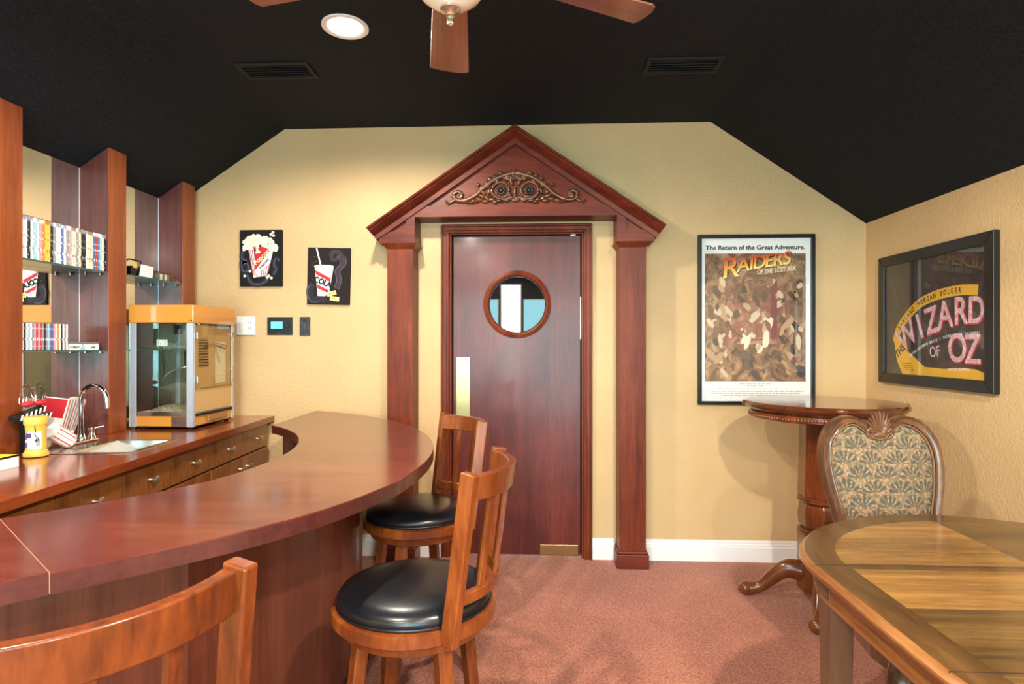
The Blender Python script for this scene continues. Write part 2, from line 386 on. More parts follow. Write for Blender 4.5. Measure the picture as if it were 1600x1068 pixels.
# casing + jamb
c = thing('trim_1', 'dark red moulded casing around the porthole door', 'door casing', (DC, YB, 0), kind='structure')
def uframe(o, i, top_o, top_i, y0, y1):
    return MB().box(-o, -i, y0, y1, 0, top_o).box(i, o, y0, y1, 0, top_o).box(-i, i, y0, y1, top_i, top_o)
uframe(.476, .464, 2.1, 2.088, -.032, .0).build('back_band', 'trim', c, bevel=.004)
uframe(.464, .440, 2.088, 2.064, -.02, .0).build('flat', 'trim', c, bevel=.003)
uframe(.440, .424, 2.064, 2.048, -.026, .0).build('inner_bead', 'trim', c, bevel=.006)
uframe(.43, .413, 2.06, 2.042, .0, .1).build('jamb', 'trim', c)
uframe(.43, .40, 2.06, 2.03, .1, .12).build('stop', 'blackmatte', c)

# ------------------------------------------------------------------ pedimented surround
t = thing('trim_2', 'tall red wooden surround with two pilasters and a triangular pediment', 'door surround', (DC, YB, 0), kind='structure')
FY = -.18                                            # front of the field, local y
def zt(x): return 2.602-.676*abs(x)
fld = MB()
for s in (-1, 1):
    P = lambda *q: [(s*x, z) for x, z in q]
    fld.xz(P((.61, 1.961), (.83, 1.961), (.83, 2.03), (.61, 2.03)), FY, 0)
    fld.xz(P((.61, 2.03), (.662, 2.03), (.662, zt(.662)), (.61, zt(.61))), FY, 0)
    fld.xz(P((.83, 2.03), (.83, zt(.83)), (.662, zt(.662)), (.662, 2.109), (.779, 2.03)), FY, 0)
    fld.xz(P((.61, 2.118), (.61, zt(.61)), (.553, zt(.553)), (.553, 2.185), (.553, 2.118)), FY, 0)
    fld.xz(P((.553, 2.185), (.553, zt(.553)), (0, zt(0)), (0, 2.553)), FY, 0)
fld.xz([(-.553, 2.118), (.553, 2.118), (.553, 2.185), (-.553, 2.185)], FY, 0)
fld.build('field_board', 'trimx', t)
MB().xz([(-.6, 2.17), (.6, 2.17), (0, 2.57)], FY+.014, -.01).build('recessed_panel', 'trimx', t)
for s in (-1, 1):
    MB().xz([(s*.80, 2.02), (s*.655, 2.02), (s*.655, 2.12)], FY+.014, -.01).build('recessed_panel', 'trimx', t)
    # raking crown: profile (offset below the outer slope line, local y)
    pr = [(0, 0), (0, -.262), (.006, -.266), (.012, -.262), (.016, -.25), (.022, -.246), (.036, -.222), (.046, -.2), (.05, -.192), (.076, -.19), (.078, FY+.001), (.078, 0)]
    L0 = Vector((s*.885, 2.042)); L1 = Vector((0, 2.642)); dv = (L1-L0).normalized(); nv = Vector((-dv.y*s*-1, 0)) if False else Vector((-s*dv.y if True else 0, 0))
    nn = Vector((-s*abs(dv.y), -abs(dv.x)))          # perpendicular, inward and down
    vs = []
    for (o_, y) in pr:
        a = L0+nn*o_
        b_z = L1.y-o_/abs(dv.x)                      # mitre on the centre line
        vs.append(((a.x, y, a.y), (0, y, b_z)))
    k = len(pr); V = [p[0] for p in vs]+[p[1] for p in vs]
    MB().add(V, [(i, (i+1) % k, k+(i+1) % k, k+i) for i in range(k)]+[tuple(range(k)), tuple(range(2*k-1, k-1, -1))]).build('raking_crown', 'trimx', t)
    # capital and pilaster
    cx = s*.706
    a, b_ = (.108, -.179), (.08, -.165)
    MB().add([(cx-.108, -.178, 1.961), (cx+.108, -.178, 1.961), (cx+.108, 0, 1.961), (cx-.108, 0, 1.961), (cx-.082, -.152, 1.93), (cx+.082, -.152, 1.93), (cx+.082, 0, 1.93), (cx-.082, 0, 1.93)],
             [(0, 1, 2, 3), (7, 6, 5, 4), (0, 4, 5, 1), (1, 5, 6, 2), (2, 6, 7, 3), (3, 7, 4, 0)]).build('capital', 'trim', t)
    p_ = B(cx-.08, cx+.08, -.15, 0, 0, 1.935).build('pilaster', 'trim', t, bevel=.003)
    B(cx-.096, cx+.096, -.168, 0, 0, .085).build('plinth', 'trimx', p_, bevel=.004)
    B(cx-.09, cx+.09, -.16, 0, .085, .102).build('plinth_cap', 'trimx', p_, bevel=.006)
# carved ornament on the pediment
U = .000605
def oz(x, z): return ((x-800)*U, FY+.006, 2.318+(250-z)*U)
orn = MB().box(-.008, .008, FY+.004, FY+.013, 2.23, 2.3).build('carved_ornament', 'carve', t)
orn['label'] = 'carved brown scrollwork with two dark rosettes'
for s in (1, -1):
    q = lambda pts: [(s*a, b_, c_) for a, b_, c_ in (oz(x, z) for x, z in pts)]
    arm = catmull(q([(790, 150), (720, 165), (640, 190), (560, 235), (490, 290), (430, 345), (360, 392), (280, 420), (215, 415), (182, 375), (200, 338), (245, 335), (270, 365), (245, 392), (222, 375)]), 5)
    nA = len(arm); MB().tube(arm, [.017-.007*i/nA for i in range(nA)], 8).build('scroll_arm', 'carve', orn, smooth=60)
    inner = catmull(q([(770, 390), (700, 410), (620, 395), (570, 345), (585, 275), (650, 240), (715, 265), (740, 320), (715, 375), (655, 392)]), 5)
    MB().tube(inner, [.012-.004*i/len(inner) for i in range(len(inner))], 8).build('inner_scroll', 'carve', orn, smooth=60)
    low = catmull(q([(560, 380), (500, 390), (430, 425), (360, 440), (290, 432)]), 4); MB().tube(low, [.009]*len(low), 6).build('lower_vine', 'carve', orn, smooth=60)
    tail = catmull(q([(200, 410), (165, 430), (130, 445), (108, 430), (116, 415)]), 4); MB().tube(tail, [.010-.005*i/len(tail) for i in range(len(tail))], 6).build('tail', 'carve', orn, smooth=60)
    ctr = q([(660, 325)])[0]
    ro = MB()
    for k in range(10):
        a = 2*PI*k/10; ro.ball((ctr[0]+.021*math.cos(a), ctr[1]-.004, ctr[2]+.021*math.sin(a)), (.011, .006, .007), 8, 5, Matrix.Rotation(-a, 3, 'Y'))
    ro.ball((ctr[0], ctr[1]-.006, ctr[2]), (.011, .009, .011), 10, 6)
    ro.build('rosette', plain('rosette_black', (44, 38, 34), .3) if s == 1 else bpy.data.materials['rosette_black'], orn, smooth=60)
    lv = MB()
    for k, (x, z, an, ln) in enumerate([(560, 215, .5, .026), (620, 185, .45, .026), (680, 160, .35, .024), (510, 255, .65, .024), (460, 300, .75, .02), (600, 205, 1.3, .02), (530, 270, 1.4, .02), (470, 380, -.4, .026), (520, 400, -.7, .026), (570, 415, -.3, .022), (440, 410, -.2, .022), (430, 265, 1.2, .012), (700, 205, -.6, .02), (240, 365, .4, .018), (190, 390, 1.2, .016), (640, 425, -.2, .02), (720, 420, .3, .02), (745, 370, 1.0, .018), (395, 365, .7, .02), (330, 395, .35, .018), (590, 180, .2, .016), (650, 150, .2, .018), (540, 205, .3, .016), (720, 190, 1.1, .02), (480, 340, -1.0, .02), (540, 330, 1.3, .022), (620, 230, .9, .018), (760, 240, -1.2, .022), (600, 440, 0, .016), (500, 430, .1, .02), (380, 425, .2, .018), (255, 345, -.5, .016), (770, 200, -.5, .02)]):
        p = q([(x, z)])[0]; lv.ball(p, (ln*1.15, .013, .011), 8, 5, Matrix.Rotation(-s*an, 3, 'Y'))
    lv.build('acanthus_leaves', 'carve', orn, smooth=60)
pl = MB()
for k in range(-4, 5):
    a = k*.27; ln = .034-.0022*abs(k)
    c_ = Vector(oz(800, 250)); dv = Vector((math.sin(a), 0, math.cos(a)))
    pl.ball(c_+dv*(ln+.018), (.009, .012, ln*1.1), 8, 6, Matrix.Rotation(a, 3, 'Y'))
    pl.ball(Vector(oz(800, 395))+Vector((math.sin(a*1.2), 0, -math.cos(a*1.2)*.7))*.018, (.005, .006, .016), 6, 5, Matrix.Rotation(-a*1.2, 3, 'Y'))
pl.ball(oz(800, 300), (.012, .011, .007), 8, 6); pl.tube([oz(800, 290), oz(800, 345), oz(800, 395)], [.006, .01, .007], 8)
pl.build('centre_plume', 'carve', orn, smooth=60)

# ------------------------------------------------------------------ downlights, vents, fan
def can(x, y, label, k=1.0):
    t = thing('downlight', label, 'ceiling light', (x, y, ZC), group='recessed downlights')
    MB().lathe([(.1, 0), (.1, -.006), (.086, -.008), (.072, 0), (.072, .0)], 40, caps=False).build('trim_ring', 'white', t, smooth=40)
    MB().lathe([(0, -.003), (.074, -.003), (.074, -.001), (0, -.001)], 40, caps=False).build('lamp_face', 'can_lamp', t)
    l = bpy.data.lights.new('downlight_lamp', 'SPOT'); l.energy = CAN_W*4*k; l.color = CAN_COL; l.spot_size = math.radians(172); l.spot_blend = .35; l.shadow_soft_size = .045
    o = bpy.data.objects.new('downlight_lamp', l); COL.objects.link(o); o.parent = t; o.location = (0, 0, -.055)
can(-.846, 2.53, 'lit round recessed light left of the ceiling fan, over the bar', .62)
can(-.85, .30, 'lit recessed light above the near end of the bar', 1.2)
can(.95, .20, 'lit recessed light above the dining table', 1.5)
can(-.85, -1.5, 'lit recessed light near the narrow rear window')
can(.95, -1.5, 'lit recessed light near the wide rear window by the table')
for (x, y, sx, lab) in ((-1.325, 2.92, 1, 'black ceiling vent with thin slats left of the lit downlight'), (.71, 2.96, -1, 'black ceiling vent at the foot of the right slope, beyond the fan')):
    t = thing('ceiling_vent', lab, 'vent', (x, y, ZC), group='black ceiling vents')
    a, b = .185, .085
    MB().box(-a, a, -b, -b+.022, -.008, 0).box(-a, a, b-.022, b, -.008, 0).box(-a, -a+.022, -b+.022, b-.022, -.008, 0).box(a-.022, a, -b+.022, b-.022, -.008, 0).build('frame', plain('vent_black', (9, 9, 10), .7), t, bevel=.002)
    B(-a+.02, a-.02, -b+.02, b-.02, -.002, -.0005).build('duct_backing', 'blackmatte', t)
    for k in range(5):
        y_ = -.05+k*.025
        MB().beam((-a+.02, y_, -.006), (a-.02, y_, -.006), .016, .002, (0, 1, .5)).build('slat', bpy.data.materials['vent_black'], t)
FX, FYY = -.228, 1.50
t = thing('ceiling_fan', 'ceiling fan with five reddish wooden blades and a white glass bowl', 'ceiling fan', (FX, FYY, ZC))
MB().lathe([(.065, 0), (.065, -.02), (.04, -.06), (.014, -.07), (.014, -.075)], 28).build('canopy', 'nickel', t, smooth=40)
MB().lathe([(.0125, -.07), (.0125, -.31)], 14).build('downrod', 'nickel', t, smooth=40)
MB().lathe([(.03, -.29), (.075, -.31), (.1, -.335), (.105, -.365), (.085, -.39), (.06, -.395)], 36).build('motor_housing', 'nickel', t, smooth=50)
MB().lathe([(.085, -.385), (.112, -.39), (.114, -.404), (.109, -.41), (.06, -.412)], 36).build('light_fitter', 'nickel', t, smooth=50)
zb = -.405
MB().lathe([(.108, zb), (.106, zb-.03), (.096, zb-.062), (.074, zb-.092), (.045, zb-.112), (.016, zb-.12), (0, zb-.121)], 48).build('glass_bowl', 'bowl', t, smooth=60)
fn = MB().lathe([(0, zb-.119), (.026, zb-.119), (.027, zb-.125), (.014, zb-.13), (.009, zb-.138), (.011, zb-.141), (.007, zb-.144)], 24).build('finial', 'nickel', t, smooth=50)
k_ = MB()
for i in range(10):
    a = 2*PI*i/10; k_.ball((.006*math.cos(a), .006*math.sin(a), zb-.152), (.0035, .0035, .011), 6, 6)
k_.build('fluted_knob', 'nickel', fn, smooth=60)
out = [(.15, -.048), (.585, -.07), (.6, -.06), (.613, -.03), (.62, 0.01), (.622, .05), (.618, .07), (.15, .048)]
for i in range(5):
    a = math.radians(99+72*i)
    bl = MB().xy(out, -.003, .003).build('blade', 'blade', t, bevel=.0015)
    bl.location = (0, 0, -.40); bl.rotation_euler = (math.radians(10), 0, a)
    MB().xy([(.09, -.018), (.2, -.04), (.235, -.03), (.225, 0), (.235, .03), (.2, .04), (.09, .018)], .003, .008).build('blade_iron', 'nickel', bl, bevel=.001)

# ------------------------------------------------------------------ bar
BC = Vector((-2.18, 2.12))
def arc(r, a0, a1, n): return [(BC.x+r*math.cos(math.radians(a0+(a1-a0)*i/n)), BC.y+r*math.sin(math.radians(a0+(a1-a0)*i/n))) for i in range(n+1)]
sm = lambda P: [tuple(p) for p in catmull([Vector((x, y, 0)) for x, y in P], 6)]
outer = [p[:2] for p in sm(arc(1.766, 64.9, -8, 8)+[(-.462, 1.742), (-.545, 1.515), (-.665, 1.322), (-.809, 1.158), (-.912, 1.058)])]
inner = [p[:2] for p in sm([(-1.312, 1.376), (-1.185, 1.522), (-1.075, 1.69)]+arc(1.2, -14, 50, 7))]
def edge_band(P, z0, z1, th, mb):
    for a, b in zip(P[:-1], P[1:]):
        d_ = Vector((b[0]-a[0], b[1]-a[1])).normalized(); n_ = Vector((-d_.y, d_.x))*th
        mb.xy([a, b, (b[0]+n_.x, b[1]+n_.y), (a[0]+n_.x, a[1]+n_.y)], z0, z1)
ZT = .9205
t = thing('bar_worktop', 'curved dark red polished wooden bar top', 'bar top', (-.75, 2.2, ZT-.042))
MB().xy(outer+inner, ZT-.042, ZT).build('curved_section', 'bartop', t, world=True, smooth=30)
for P_, nm in ((outer, 'outer_edge_band'), (inner, 'inner_edge_band')):
    eb = MB(); edge_band(P_, ZT-.042, ZT-.004, .0015, eb); eb.build(nm, 'bartrim', t, world=True, smooth=30)
MB().xy([(-.9145, 1.0555), (-1.5, .47), (-1.83, .86), (-1.3145, 1.3735)], ZT-.042, ZT).build('end_section', 'bartop', t, world=True)
eb = MB(); edge_band([(-.9145, 1.0555), (-1.5, .47)], ZT-.042, ZT-.004, .0015, eb); eb.build('end_edge_band', 'bartrim', t, world=True)
MB().xy([(-.9125, 1.0575), (-.914, 1.056), (-1.314, 1.374), (-1.3125, 1.3755)], ZT-.04, ZT-.0002).build('seam', plain('seam_filler', (172, 120, 96), .5), t, world=True)
t = thing('bar_cabinet', 'dark wood veneer bar front curving under the red bar top', 'bar base', (-.75, 2.2, 0))
po = arc(1.468, 56, -22, 30); pi_ = arc(1.37, -22, 56, 30)
ex = [(-.98, 1.29), (-1.12, 1.14), (-1.62, .66)]; ei = [(-1.7, .74), (-1.2, 1.22), (-1.07, 1.36)]
# follow the outer edge at a .28 m overhang
MB().xy(po+[(-.87, 1.42)]+ex+ei+[(-.97, 1.50)]+pi_, 0, ZT-.0428).build('panel', 'barfront', t, world=True)
B(-1.43, -1.34, 3.22, 3.715, 0, ZT-.0428).build('wall_panel', 'barfront', t, world=True)
tb = MB()
def ring_wall(P, th, z0, z1, mb):
    for a, b in zip(P[:-1], P[1:]):
        na = Vector((a[0]-BC.x, a[1]-BC.y)).normalized()*th; nb = Vector((b[0]-BC.x, b[1]-BC.y)).normalized()*th
        mb.xy([a, b, (b[0]+nb.x, b[1]+nb.y), (a[0]+na.x, a[1]+na.y)], z0, z1)
ring_wall(po+[(-.87, 1.42)]+ex, .008, 0, .11, tb); tb.build('kick_board', 'bartrim', t, world=True)

# ------------------------------------------------------------------ back counter
ZK = .887
E0 = Vector((-1.705, 3.716)); e = Vector((.0672, -.9977)).normalized(); nrm = Vector((e.y, -e.x)).normalized()   # e runs toward the camera, nrm toward the wall
if nrm.x > 0: nrm = -nrm
def cp(s_, d_):
    p = E0+e*s_+nrm*d_; return (p.x, min(p.y, 3.716))
LN = 2.42
XW = XL+.014
def toback(s_):
    p = E0+e*s_; k = (XW-p.x)/nrm.x; return (XW, min((p+nrm*k).y, 3.716))
S0, S1, D0, D1 = .965, 1.318, .10, .425                # sink opening, along and across
ct = MB()
ct.xy([cp(0, 0), cp(S0, 0), toback(S0), (XW, 3.716)], ZK-.034, ZK)
ct.xy([cp(S1, 0), cp(LN, 0), toback(LN), toback(S1)], ZK-.034, ZK)
ct.xy([cp(S0, 0), cp(S1, 0), cp(S1, D0), cp(S0, D0)], ZK-.034, ZK)
ct.xy([cp(S0, D1), cp(S1, D1), toback(S1), toback(S0)], ZK-.034, ZK)
tag(ct.build('worktop', 'counter'), 'glossy reddish wood worktop along the mirrored shelf wall', 'worktop')
# cabinets under it
edges = [.03, .40, .77, 1.135, 1.475, 1.825, 2.18, 2.41]
names = ['end cabinet against the tan wall', 'second cabinet from the tan wall', 'third cabinet from the tan wall', 'cabinet right of the sink drawer front', 'cabinet below the popcorn boxes', 'cabinet at the left frame edge', 'cabinet beyond the left frame edge', 'cabinet nearest the rear windows']
knob_prof = [(.006, 0), (.006, .004), (.0035, .008), (.0035, .02), (.008, .024), (.012, .028), (.0125, .032), (.009, .035), (0, .036)]
knob_me = None
ang = math.atan2(e.y, e.x)
def front(mb, s0, s1, z0, z1, d0, d1): return mb.xy([cp(s0, d0), cp(s1, d0), cp(s1, d1), cp(s0, d1)], z0, z1)
def knob(parent, s_, z):
    o = MB().lathe([(r*1.3, z*1.1) for r, z in knob_prof], 16).build('knob', 'nickel', parent, smooth=50); p = E0+e*s_+nrm*.03
    o.matrix_local = Matrix.Translation(Vector((p.x, p.y, z))-Vector(parent.parent.location)) @ Matrix.Rotation(math.atan2(-nrm.y, -nrm.x), 4, 'Z') @ Matrix.Rotation(PI/2, 4, 'Y')
    o['label'] = 'satin metal knob'
for i in range(6+1):
    a, b = edges[i], edges[i+1]; mid = (a+b)/2
    p = E0+e*mid+nrm*.3
    t = thing('base_cabinet', 'brown wood '+names[i]+', under the worktop', 'cabinet', (p.x, p.y, 0), group='cabinets under the worktop')
    z0 = .5 if (b > S0 and a < S1) else ZK-.036
    bd = MB(); front(bd, a+.001, b-.001, .1, ZK-.19 if (b > S0-.02 and a < S1+.02) else ZK-.036, .055, .50); front(bd, a+.001, b-.001, 0, .1, .11, .48)
    bd.build('body', 'cabinet', t, world=True)
    gp = MB(); front(gp, a+.001, b-.001, .105, .848, .0545, .055); gp.build('shadow_gap_backing', 'blackmatte', t, world=True)
    dr = MB(); front(dr, a+.004, b-.004, .707, .845, .03, .054); dr = dr.build('drawer', 'cabinet', t, world=True, bevel=.0015); knob(dr, mid, .775)
    if i < 6:
        dd = MB(); front(dd, a+.004, b-.004, .11, .697, .03, .054); dd = dd.build('door', 'cabinet', t, world=True, bevel=.0015)
        knob(dd, (b-.045 if i % 2 == 0 else a+.045), .638)
# end panel of the run
# ------------------------------------------------------------------ sink and faucet
t = thing('sink', 'small stainless steel bar sink set into the worktop', 'sink', (*cp((S0+S1)/2, (D0+D1)/2), ZK))
def S(a, b, z): x, y = cp(a, b); return (x, y, z)
rm = MB(); o_ = .012; i_ = .022
for (a0, a1, b0, b1) in ((S0-o_, S1+o_, D0-o_, D0+i_), (S0-o_, S1+o_, D1-.06, D1+o_), (S0-o_, S0+i_, D0+i_, D1-.06), (S1-i_, S1+o_, D0+i_, D1-.06)):
    rm.ext([S(a0, b0, ZK), S(a1, b0, ZK), S(a1, b1, ZK), S(a0, b1, ZK)], (0, 0, .003))
rm.build('rim', 'steel', t, world=True, bevel=.001)
bw = MB(); za, zb_ = ZK+.002, ZK-.15
T = [(S0+i_, D0+i_), (S1-i_, D0+i_), (S1-i_, D1-.06), (S0+i_, D1-.06)]; k2 = .03
Bt = [(S0+i_+k2, D0+i_+k2), (S1-i_-k2, D0+i_+k2), (S1-i_-k2, D1-.06-k2), (S0+i_+k2, D1-.06-k2)]
bw.add([S(a, b, za) for a, b in T]+[S(a, b, zb_) for a, b in Bt], [(0, 1, 5, 4), (1, 2, 6, 5), (2, 3, 7, 6), (3, 0, 4, 7), (4, 5, 6, 7)]).build('bowl', 'steel', t, world=True)
dx, dy = cp((S0+S1)/2, (D0+D1-.06)/2); MB().lathe([(.025, 0), (.025, .002), (.018, .003), (0, .001)], 20, (dx, dy, zb_)).build('drain', 'chrome', t, world=True)
fx, fy = -2.125, 2.635
t = thing('faucet', 'chrome gooseneck faucet with two lever handles behind the sink', 'faucet', (fx, fy, ZK))
B(-.022, .022, -.085, .085, .0, .014).build('base_plate', 'chrome', t, bevel=.005)
g = [(0, 0, .012), (0, 0, .08), (0, 0, .16), (0, .0, .20)] + [(.062-.062*math.cos(PI*k/14), 0, .205+.062*math.sin(PI*k/14)) for k in range(1, 15)] + [(.126, 0, .18), (.127, 0, .165)]
sp = MB().tube(g, [.014, .011, .0105]+[.0105]*(len(g)-3), 14, up=(0, 1, 0)).build('spout', 'chrome', t, smooth=50)
MB().lathe([(.02, 0), (.02, .01), (.014, .03), (.011, .04)], 18, (0, 0, .012)).build('collar', 'chrome', sp, smooth=40)
for s in (-1, 1):
    h = MB().lathe([(.018, .012), (.018, .02), (.011, .035), (.011, .05), (.014, .055), (.013, .064), (0, .067)], 16, (0, s*.066, 0)).build('handle', 'chrome', t, smooth=45)
    MB().tube([(0, s*.066, .058), (.018, s*.082, .064), (.036, s*.096, .068)], [.0055, .006, .0075], 10).build('lever', 'chrome', h, smooth=50)

# ------------------------------------------------------------------ mirrored shelf wall
XM, XP = XL+.012, -2.20
ups = [(2.28, 2.41), (2.91, 3.04), (3.535, 3.665)]
ul = ['nearest wooden shelf upright, cut by the left edge of the photo', 'middle wooden shelf upright, between the two shelf bays', 'shelf upright in the corner behind the popcorn machine']
for i, (y0, y1) in enumerate(ups):
    t = thing('shelf_upright', 'tall orange brown '+ul[i] if i < 2 else 'tall brown '+ul[i], 'shelf upright', ((XM+XP)/2, (y0+y1)/2, ZK), group='uprights of the mirrored shelves')
    MB().xz([(XM+.001, ZK+.0005), (XP, ZK+.0005), (XP, ceil_z(XP)-.003), (XM+.001, ceil_z(XM)-.003)], y0, y1).build('post', 'pillar', t, world=True, bevel=.002)
    for yy, s in ((y0, -1), (y1, 1)):
        MB().xz([(XM+.0015, ZK+.001), (XP-.004, ZK+.001), (XP-.004, ceil_z(XP-.004)-.004), (XM+.0015, ceil_z(XM)-.004)], min(yy, yy+s*.001), max(yy, yy+s*.001)).build('side_panel', 'sidepanel', t, world=True)
        B(XM, XM+.002, min(yy, yy+s*.0025), max(yy, yy+s*.0025), ZK+.001, ceil_z(XM)-.006).build('edge_bead', 'alu', t, world=True)
    h = MB()
    for side, yy in ((0, y0-.0014), (1, y1+.0014)):
        for x in (XM+.04, XM+.118):
            for k in range(24):
                z = .955+.032*k; r = .0027
                h.add([(x+r*math.cos(q*PI/3), yy, z+r*math.sin(q*PI/3)) for q in range(6)], [(0, 1, 2, 3, 4, 5)])
    ho = h.build('shelf_pin_holes', 'blackmatte', t, world=True); ho['kind'] = 'stuff'
for i, (y0, y1) in enumerate([(1.35, 2.278), (2.412, 2.908), (3.042, 3.533)]):
    m_ = MB().add([(XM, y0, ZK+.001), (XM, y1, ZK+.001), (XM, y1, ceil_z(XM)-.004), (XM, y0, ceil_z(XM)-.004), (XM-.006, y0, ZK+.001), (XM-.006, y1, ZK+.001), (XM-.006, y1, ceil_z(XM)-.004), (XM-.006, y0, ceil_z(XM)-.004)],
             [(0, 1, 2, 3), (7, 6, 5, 4), (0, 4, 5, 1), (1, 5, 6, 2), (2, 6, 7, 3), (3, 7, 4, 0)]).build('mirror_panel', 'mirror')
    tag(m_, ['tall mirror panel beyond the nearest upright, outside the frame', 'tall mirror panel behind the movie cases', 'tall mirror panel behind the popcorn machine'][i], 'mirror', 'mirror panels behind the shelves')
for (y0, y1, z, lab) in ((2.414, 2.906, 1.715, 'upper glass shelf holding the row of movie cases'), (2.414, 2.906, 1.318, 'lower glass shelf holding the music cases'),
                         (3.044, 3.531, 1.722, 'glass shelf above the popcorn machine'), (3.044, 3.531, 1.318, 'glass shelf behind the popcorn machine')):
    t = thing('glass_shelf', lab, 'shelf', ((XM+XP)/2, (y0+y1)/2, z-.008), group='glass shelves')
    B(XM+.003, XP-.006, y0, y1, z-.007, z).build('pane', 'shelf_glass', t, world=True)
    B(XP-.006, XP-.004, y0, y1, z-.007, z).build('front_edge', 'glass_edge', t, world=True)
    for x in (XM+.04, XM+.118):
        for yy, s in ((y0-.003, 1), (y1+.003, -1)): MB().tube([(x, yy, z-.012), (x, yy+s*.014, z-.012)], .004, 8).build('shelf_pin', 'nickel', t, world=True)

# ---- cases on the shelves
def case_mat(name, c1, c2, sc=60):
    m = NT(name); v = m.coord((1, 1, .7))
    n_ = m.node('ShaderNodeTexVoronoi', i_Scale=float(sc)); n_.feature = 'F1'; m.link(v, n_.inputs['Vector'])
    n2 = m.node('ShaderNodeTexNoise', i_Scale=40.0, i_Detail=2.0); m.link(v, n2.inputs['Vector'])
    f = m.math('ADD', m.math('MULTIPLY', n_.outputs['Color'], .6) if False else m.math('MULTIPLY', n_.outputs['Distance'], .5), m.math('MULTIPLY', n2.outputs[0], .6))
    m.base(m.ramp(f, [(.32, c2), (.4, c1), (.62, c1), (.72, c2)])); m.b.inputs['Roughness'].default_value = .25; return m.m
CM = {}
for nm, c1, c2 in (('white', (236, 236, 238), (150, 160, 180)), ('cream', (232, 222, 198), (150, 120, 96)), ('black', (34, 34, 40), (150, 150, 160)), ('blue', (84, 108, 164), (216, 222, 236)),
                   ('red', (182, 62, 66), (240, 214, 210)), ('yellow', (220, 190, 84), (200, 110, 60)), ('grey', (142, 146, 156), (232, 232, 236)), ('orange', (206, 128, 72), (244, 220, 180)),
                   ('teal', (150, 196, 208), (240, 244, 246)), ('pink', (214, 150, 170), (246, 226, 232)), ('purple', (106, 84, 150), (214, 204, 232))):
    CM[nm] = case_mat('case_'+nm, c1, c2)
seq = ['white', 'white', 'black', 'white', 'teal', 'white', 'pink', 'orange', 'yellow', 'yellow', 'black', 'grey', 'white', 'white', 'blue', 'white', 'grey', 'pink', 'cream', 'cream', 'grey', 'cream', 'black', 'black', 'white', 'cream', 'cream', 'blue', 'red', 'blue', 'teal', 'white', 'black']
def put_case(name, cat, noun, shelf, group, y, wd, h, dp, z, c, k, total):
    t = thing(name, '%s %s, %s from the near upright on the %s' % (c, noun, ORD[k], shelf), cat, (XP-.012-dp/2, y+wd/2, z), group=group)
    t.rotation_euler = (0, 0, 0)
    B(-dp/2, dp/2-.001, -wd/2+.0006, wd/2-.0006, .0008, h).build('case', 'black' if cat == 'movie case' else 'grey', t, bevel=.0012)
    B(dp/2-.001, dp/2+.0005, -wd/2+.0008, wd/2-.0008, .003, h-.003).build('spine', CM[c], t)
y = 2.416
for k, c in enumerate(seq):
    wd = .0148
    put_case('movie_case', 'movie case', 'plastic movie case', 'upper glass shelf', 'movie cases on the upper glass shelf', y, wd, .19+random.uniform(-.002, .001), .134, 1.715, c, k, len(seq)); y += wd+.0001
seq2 = ['white', 'black', 'white', 'teal', 'white', 'grey', 'pink', 'red', 'pink', 'red', 'grey', 'black', 'grey', 'teal', 'blue', 'purple', 'pink', 'cream', 'orange', 'white', 'black', 'white', 'grey', 'white']
y = 2.417
for k, c in enumerate(seq2):
    wd = .0102
    put_case('music_case', 'music case', 'jewel case', 'lower glass shelf', 'music cases on the lower glass shelf', y, wd, .124, .13, 1.318, c, k, len(seq2)); y += wd+.0001
for k, (z, lab) in enumerate(((1.319, 'white card game box lying flat beside the upright music cases'), (1.3475, 'thin dark case lying on top of the white card game box'))):
    t = thing('flat_box', lab, 'box', (-2.272, 2.762, z))
    B(-.055, .058, -.088, .10, 0, .028 if k == 0 else .009).build('body', 'paper' if k == 0 else 'grey', t, bevel=.001)
    if k == 0:
        B(.058, .0585, -.02, .008, .001, .027).build('blue_band', CM['teal'], t); text('print', 'COMEDY', .014, 'ink', t, (.0588, -.055, .013)).rotation_euler = (PI/2, 0, PI/2)
        text('print', 'GAME', .012, 'ink', t, (.0588, .06, .012)).rotation_euler = (PI/2, 0, PI/2)

# things on the shelf above the popcorn machine
zs = 1.723
t = thing('paper_roll', 'tall rolled white paper standing beside the middle upright', 'paper', (-2.235, 3.066, zs))
MB().lathe([(.013, 0), (.013, .19), (.012, .193), (.0, .193)], 16).build('sheet', 'paper', t, smooth=40); MB().lathe([(.0135, .09), (.0135, .102)], 16, caps=False).build('band', 'grey', t)
t = thing('caddy', 'small black desk caddy with a handle on the upper shelf', 'caddy', (-2.28, 3.2, zs))
B(-.05, .05, -.075, .075, 0, .055).build('bin', 'black', t, bevel=.004); MB().tube([(.0, -.06, .05), (.0, -.055, .085), (.0, -.03, .098), (.0, .06, .098), (.0, .075, .085), (.0, .075, .05)], .004, 8).build('handle', 'black', t)
B(.05, .0512, -.07, -.035, .045, .078).build('yellow_tag', 'yellow', t)
t = thing('note_card', 'white handwritten card leaning on the black caddy', 'card', (-2.214, 3.235, zs)); t.rotation_euler = (0, math.radians(-14), 0)
MB().ext([(0, -.075, .002), (0, .035, .002), (0, .07, .07), (0, -.035, .074)], (.0015, 0, 0)).build('card', 'paper', t)
for k in range(3): B(.0015, .0018, -.03+.01*k, .03+.008*k, .02+.015*k, .0215+.015*k).build('line', 'grey', t)
t = thing('clear_box', 'clear plastic box of business cards next to the white card', 'box', (-2.255, 3.385, zs))
B(-.04, .045, -.065, .075, 0, .05).build('shell', 'acrylic', t)
for k in range(5): B(-.032, .036, -.055+.022*k, -.04+.022*k, .003, .036).build('card_stack', 'paper' if k % 2 else 'grey', t)
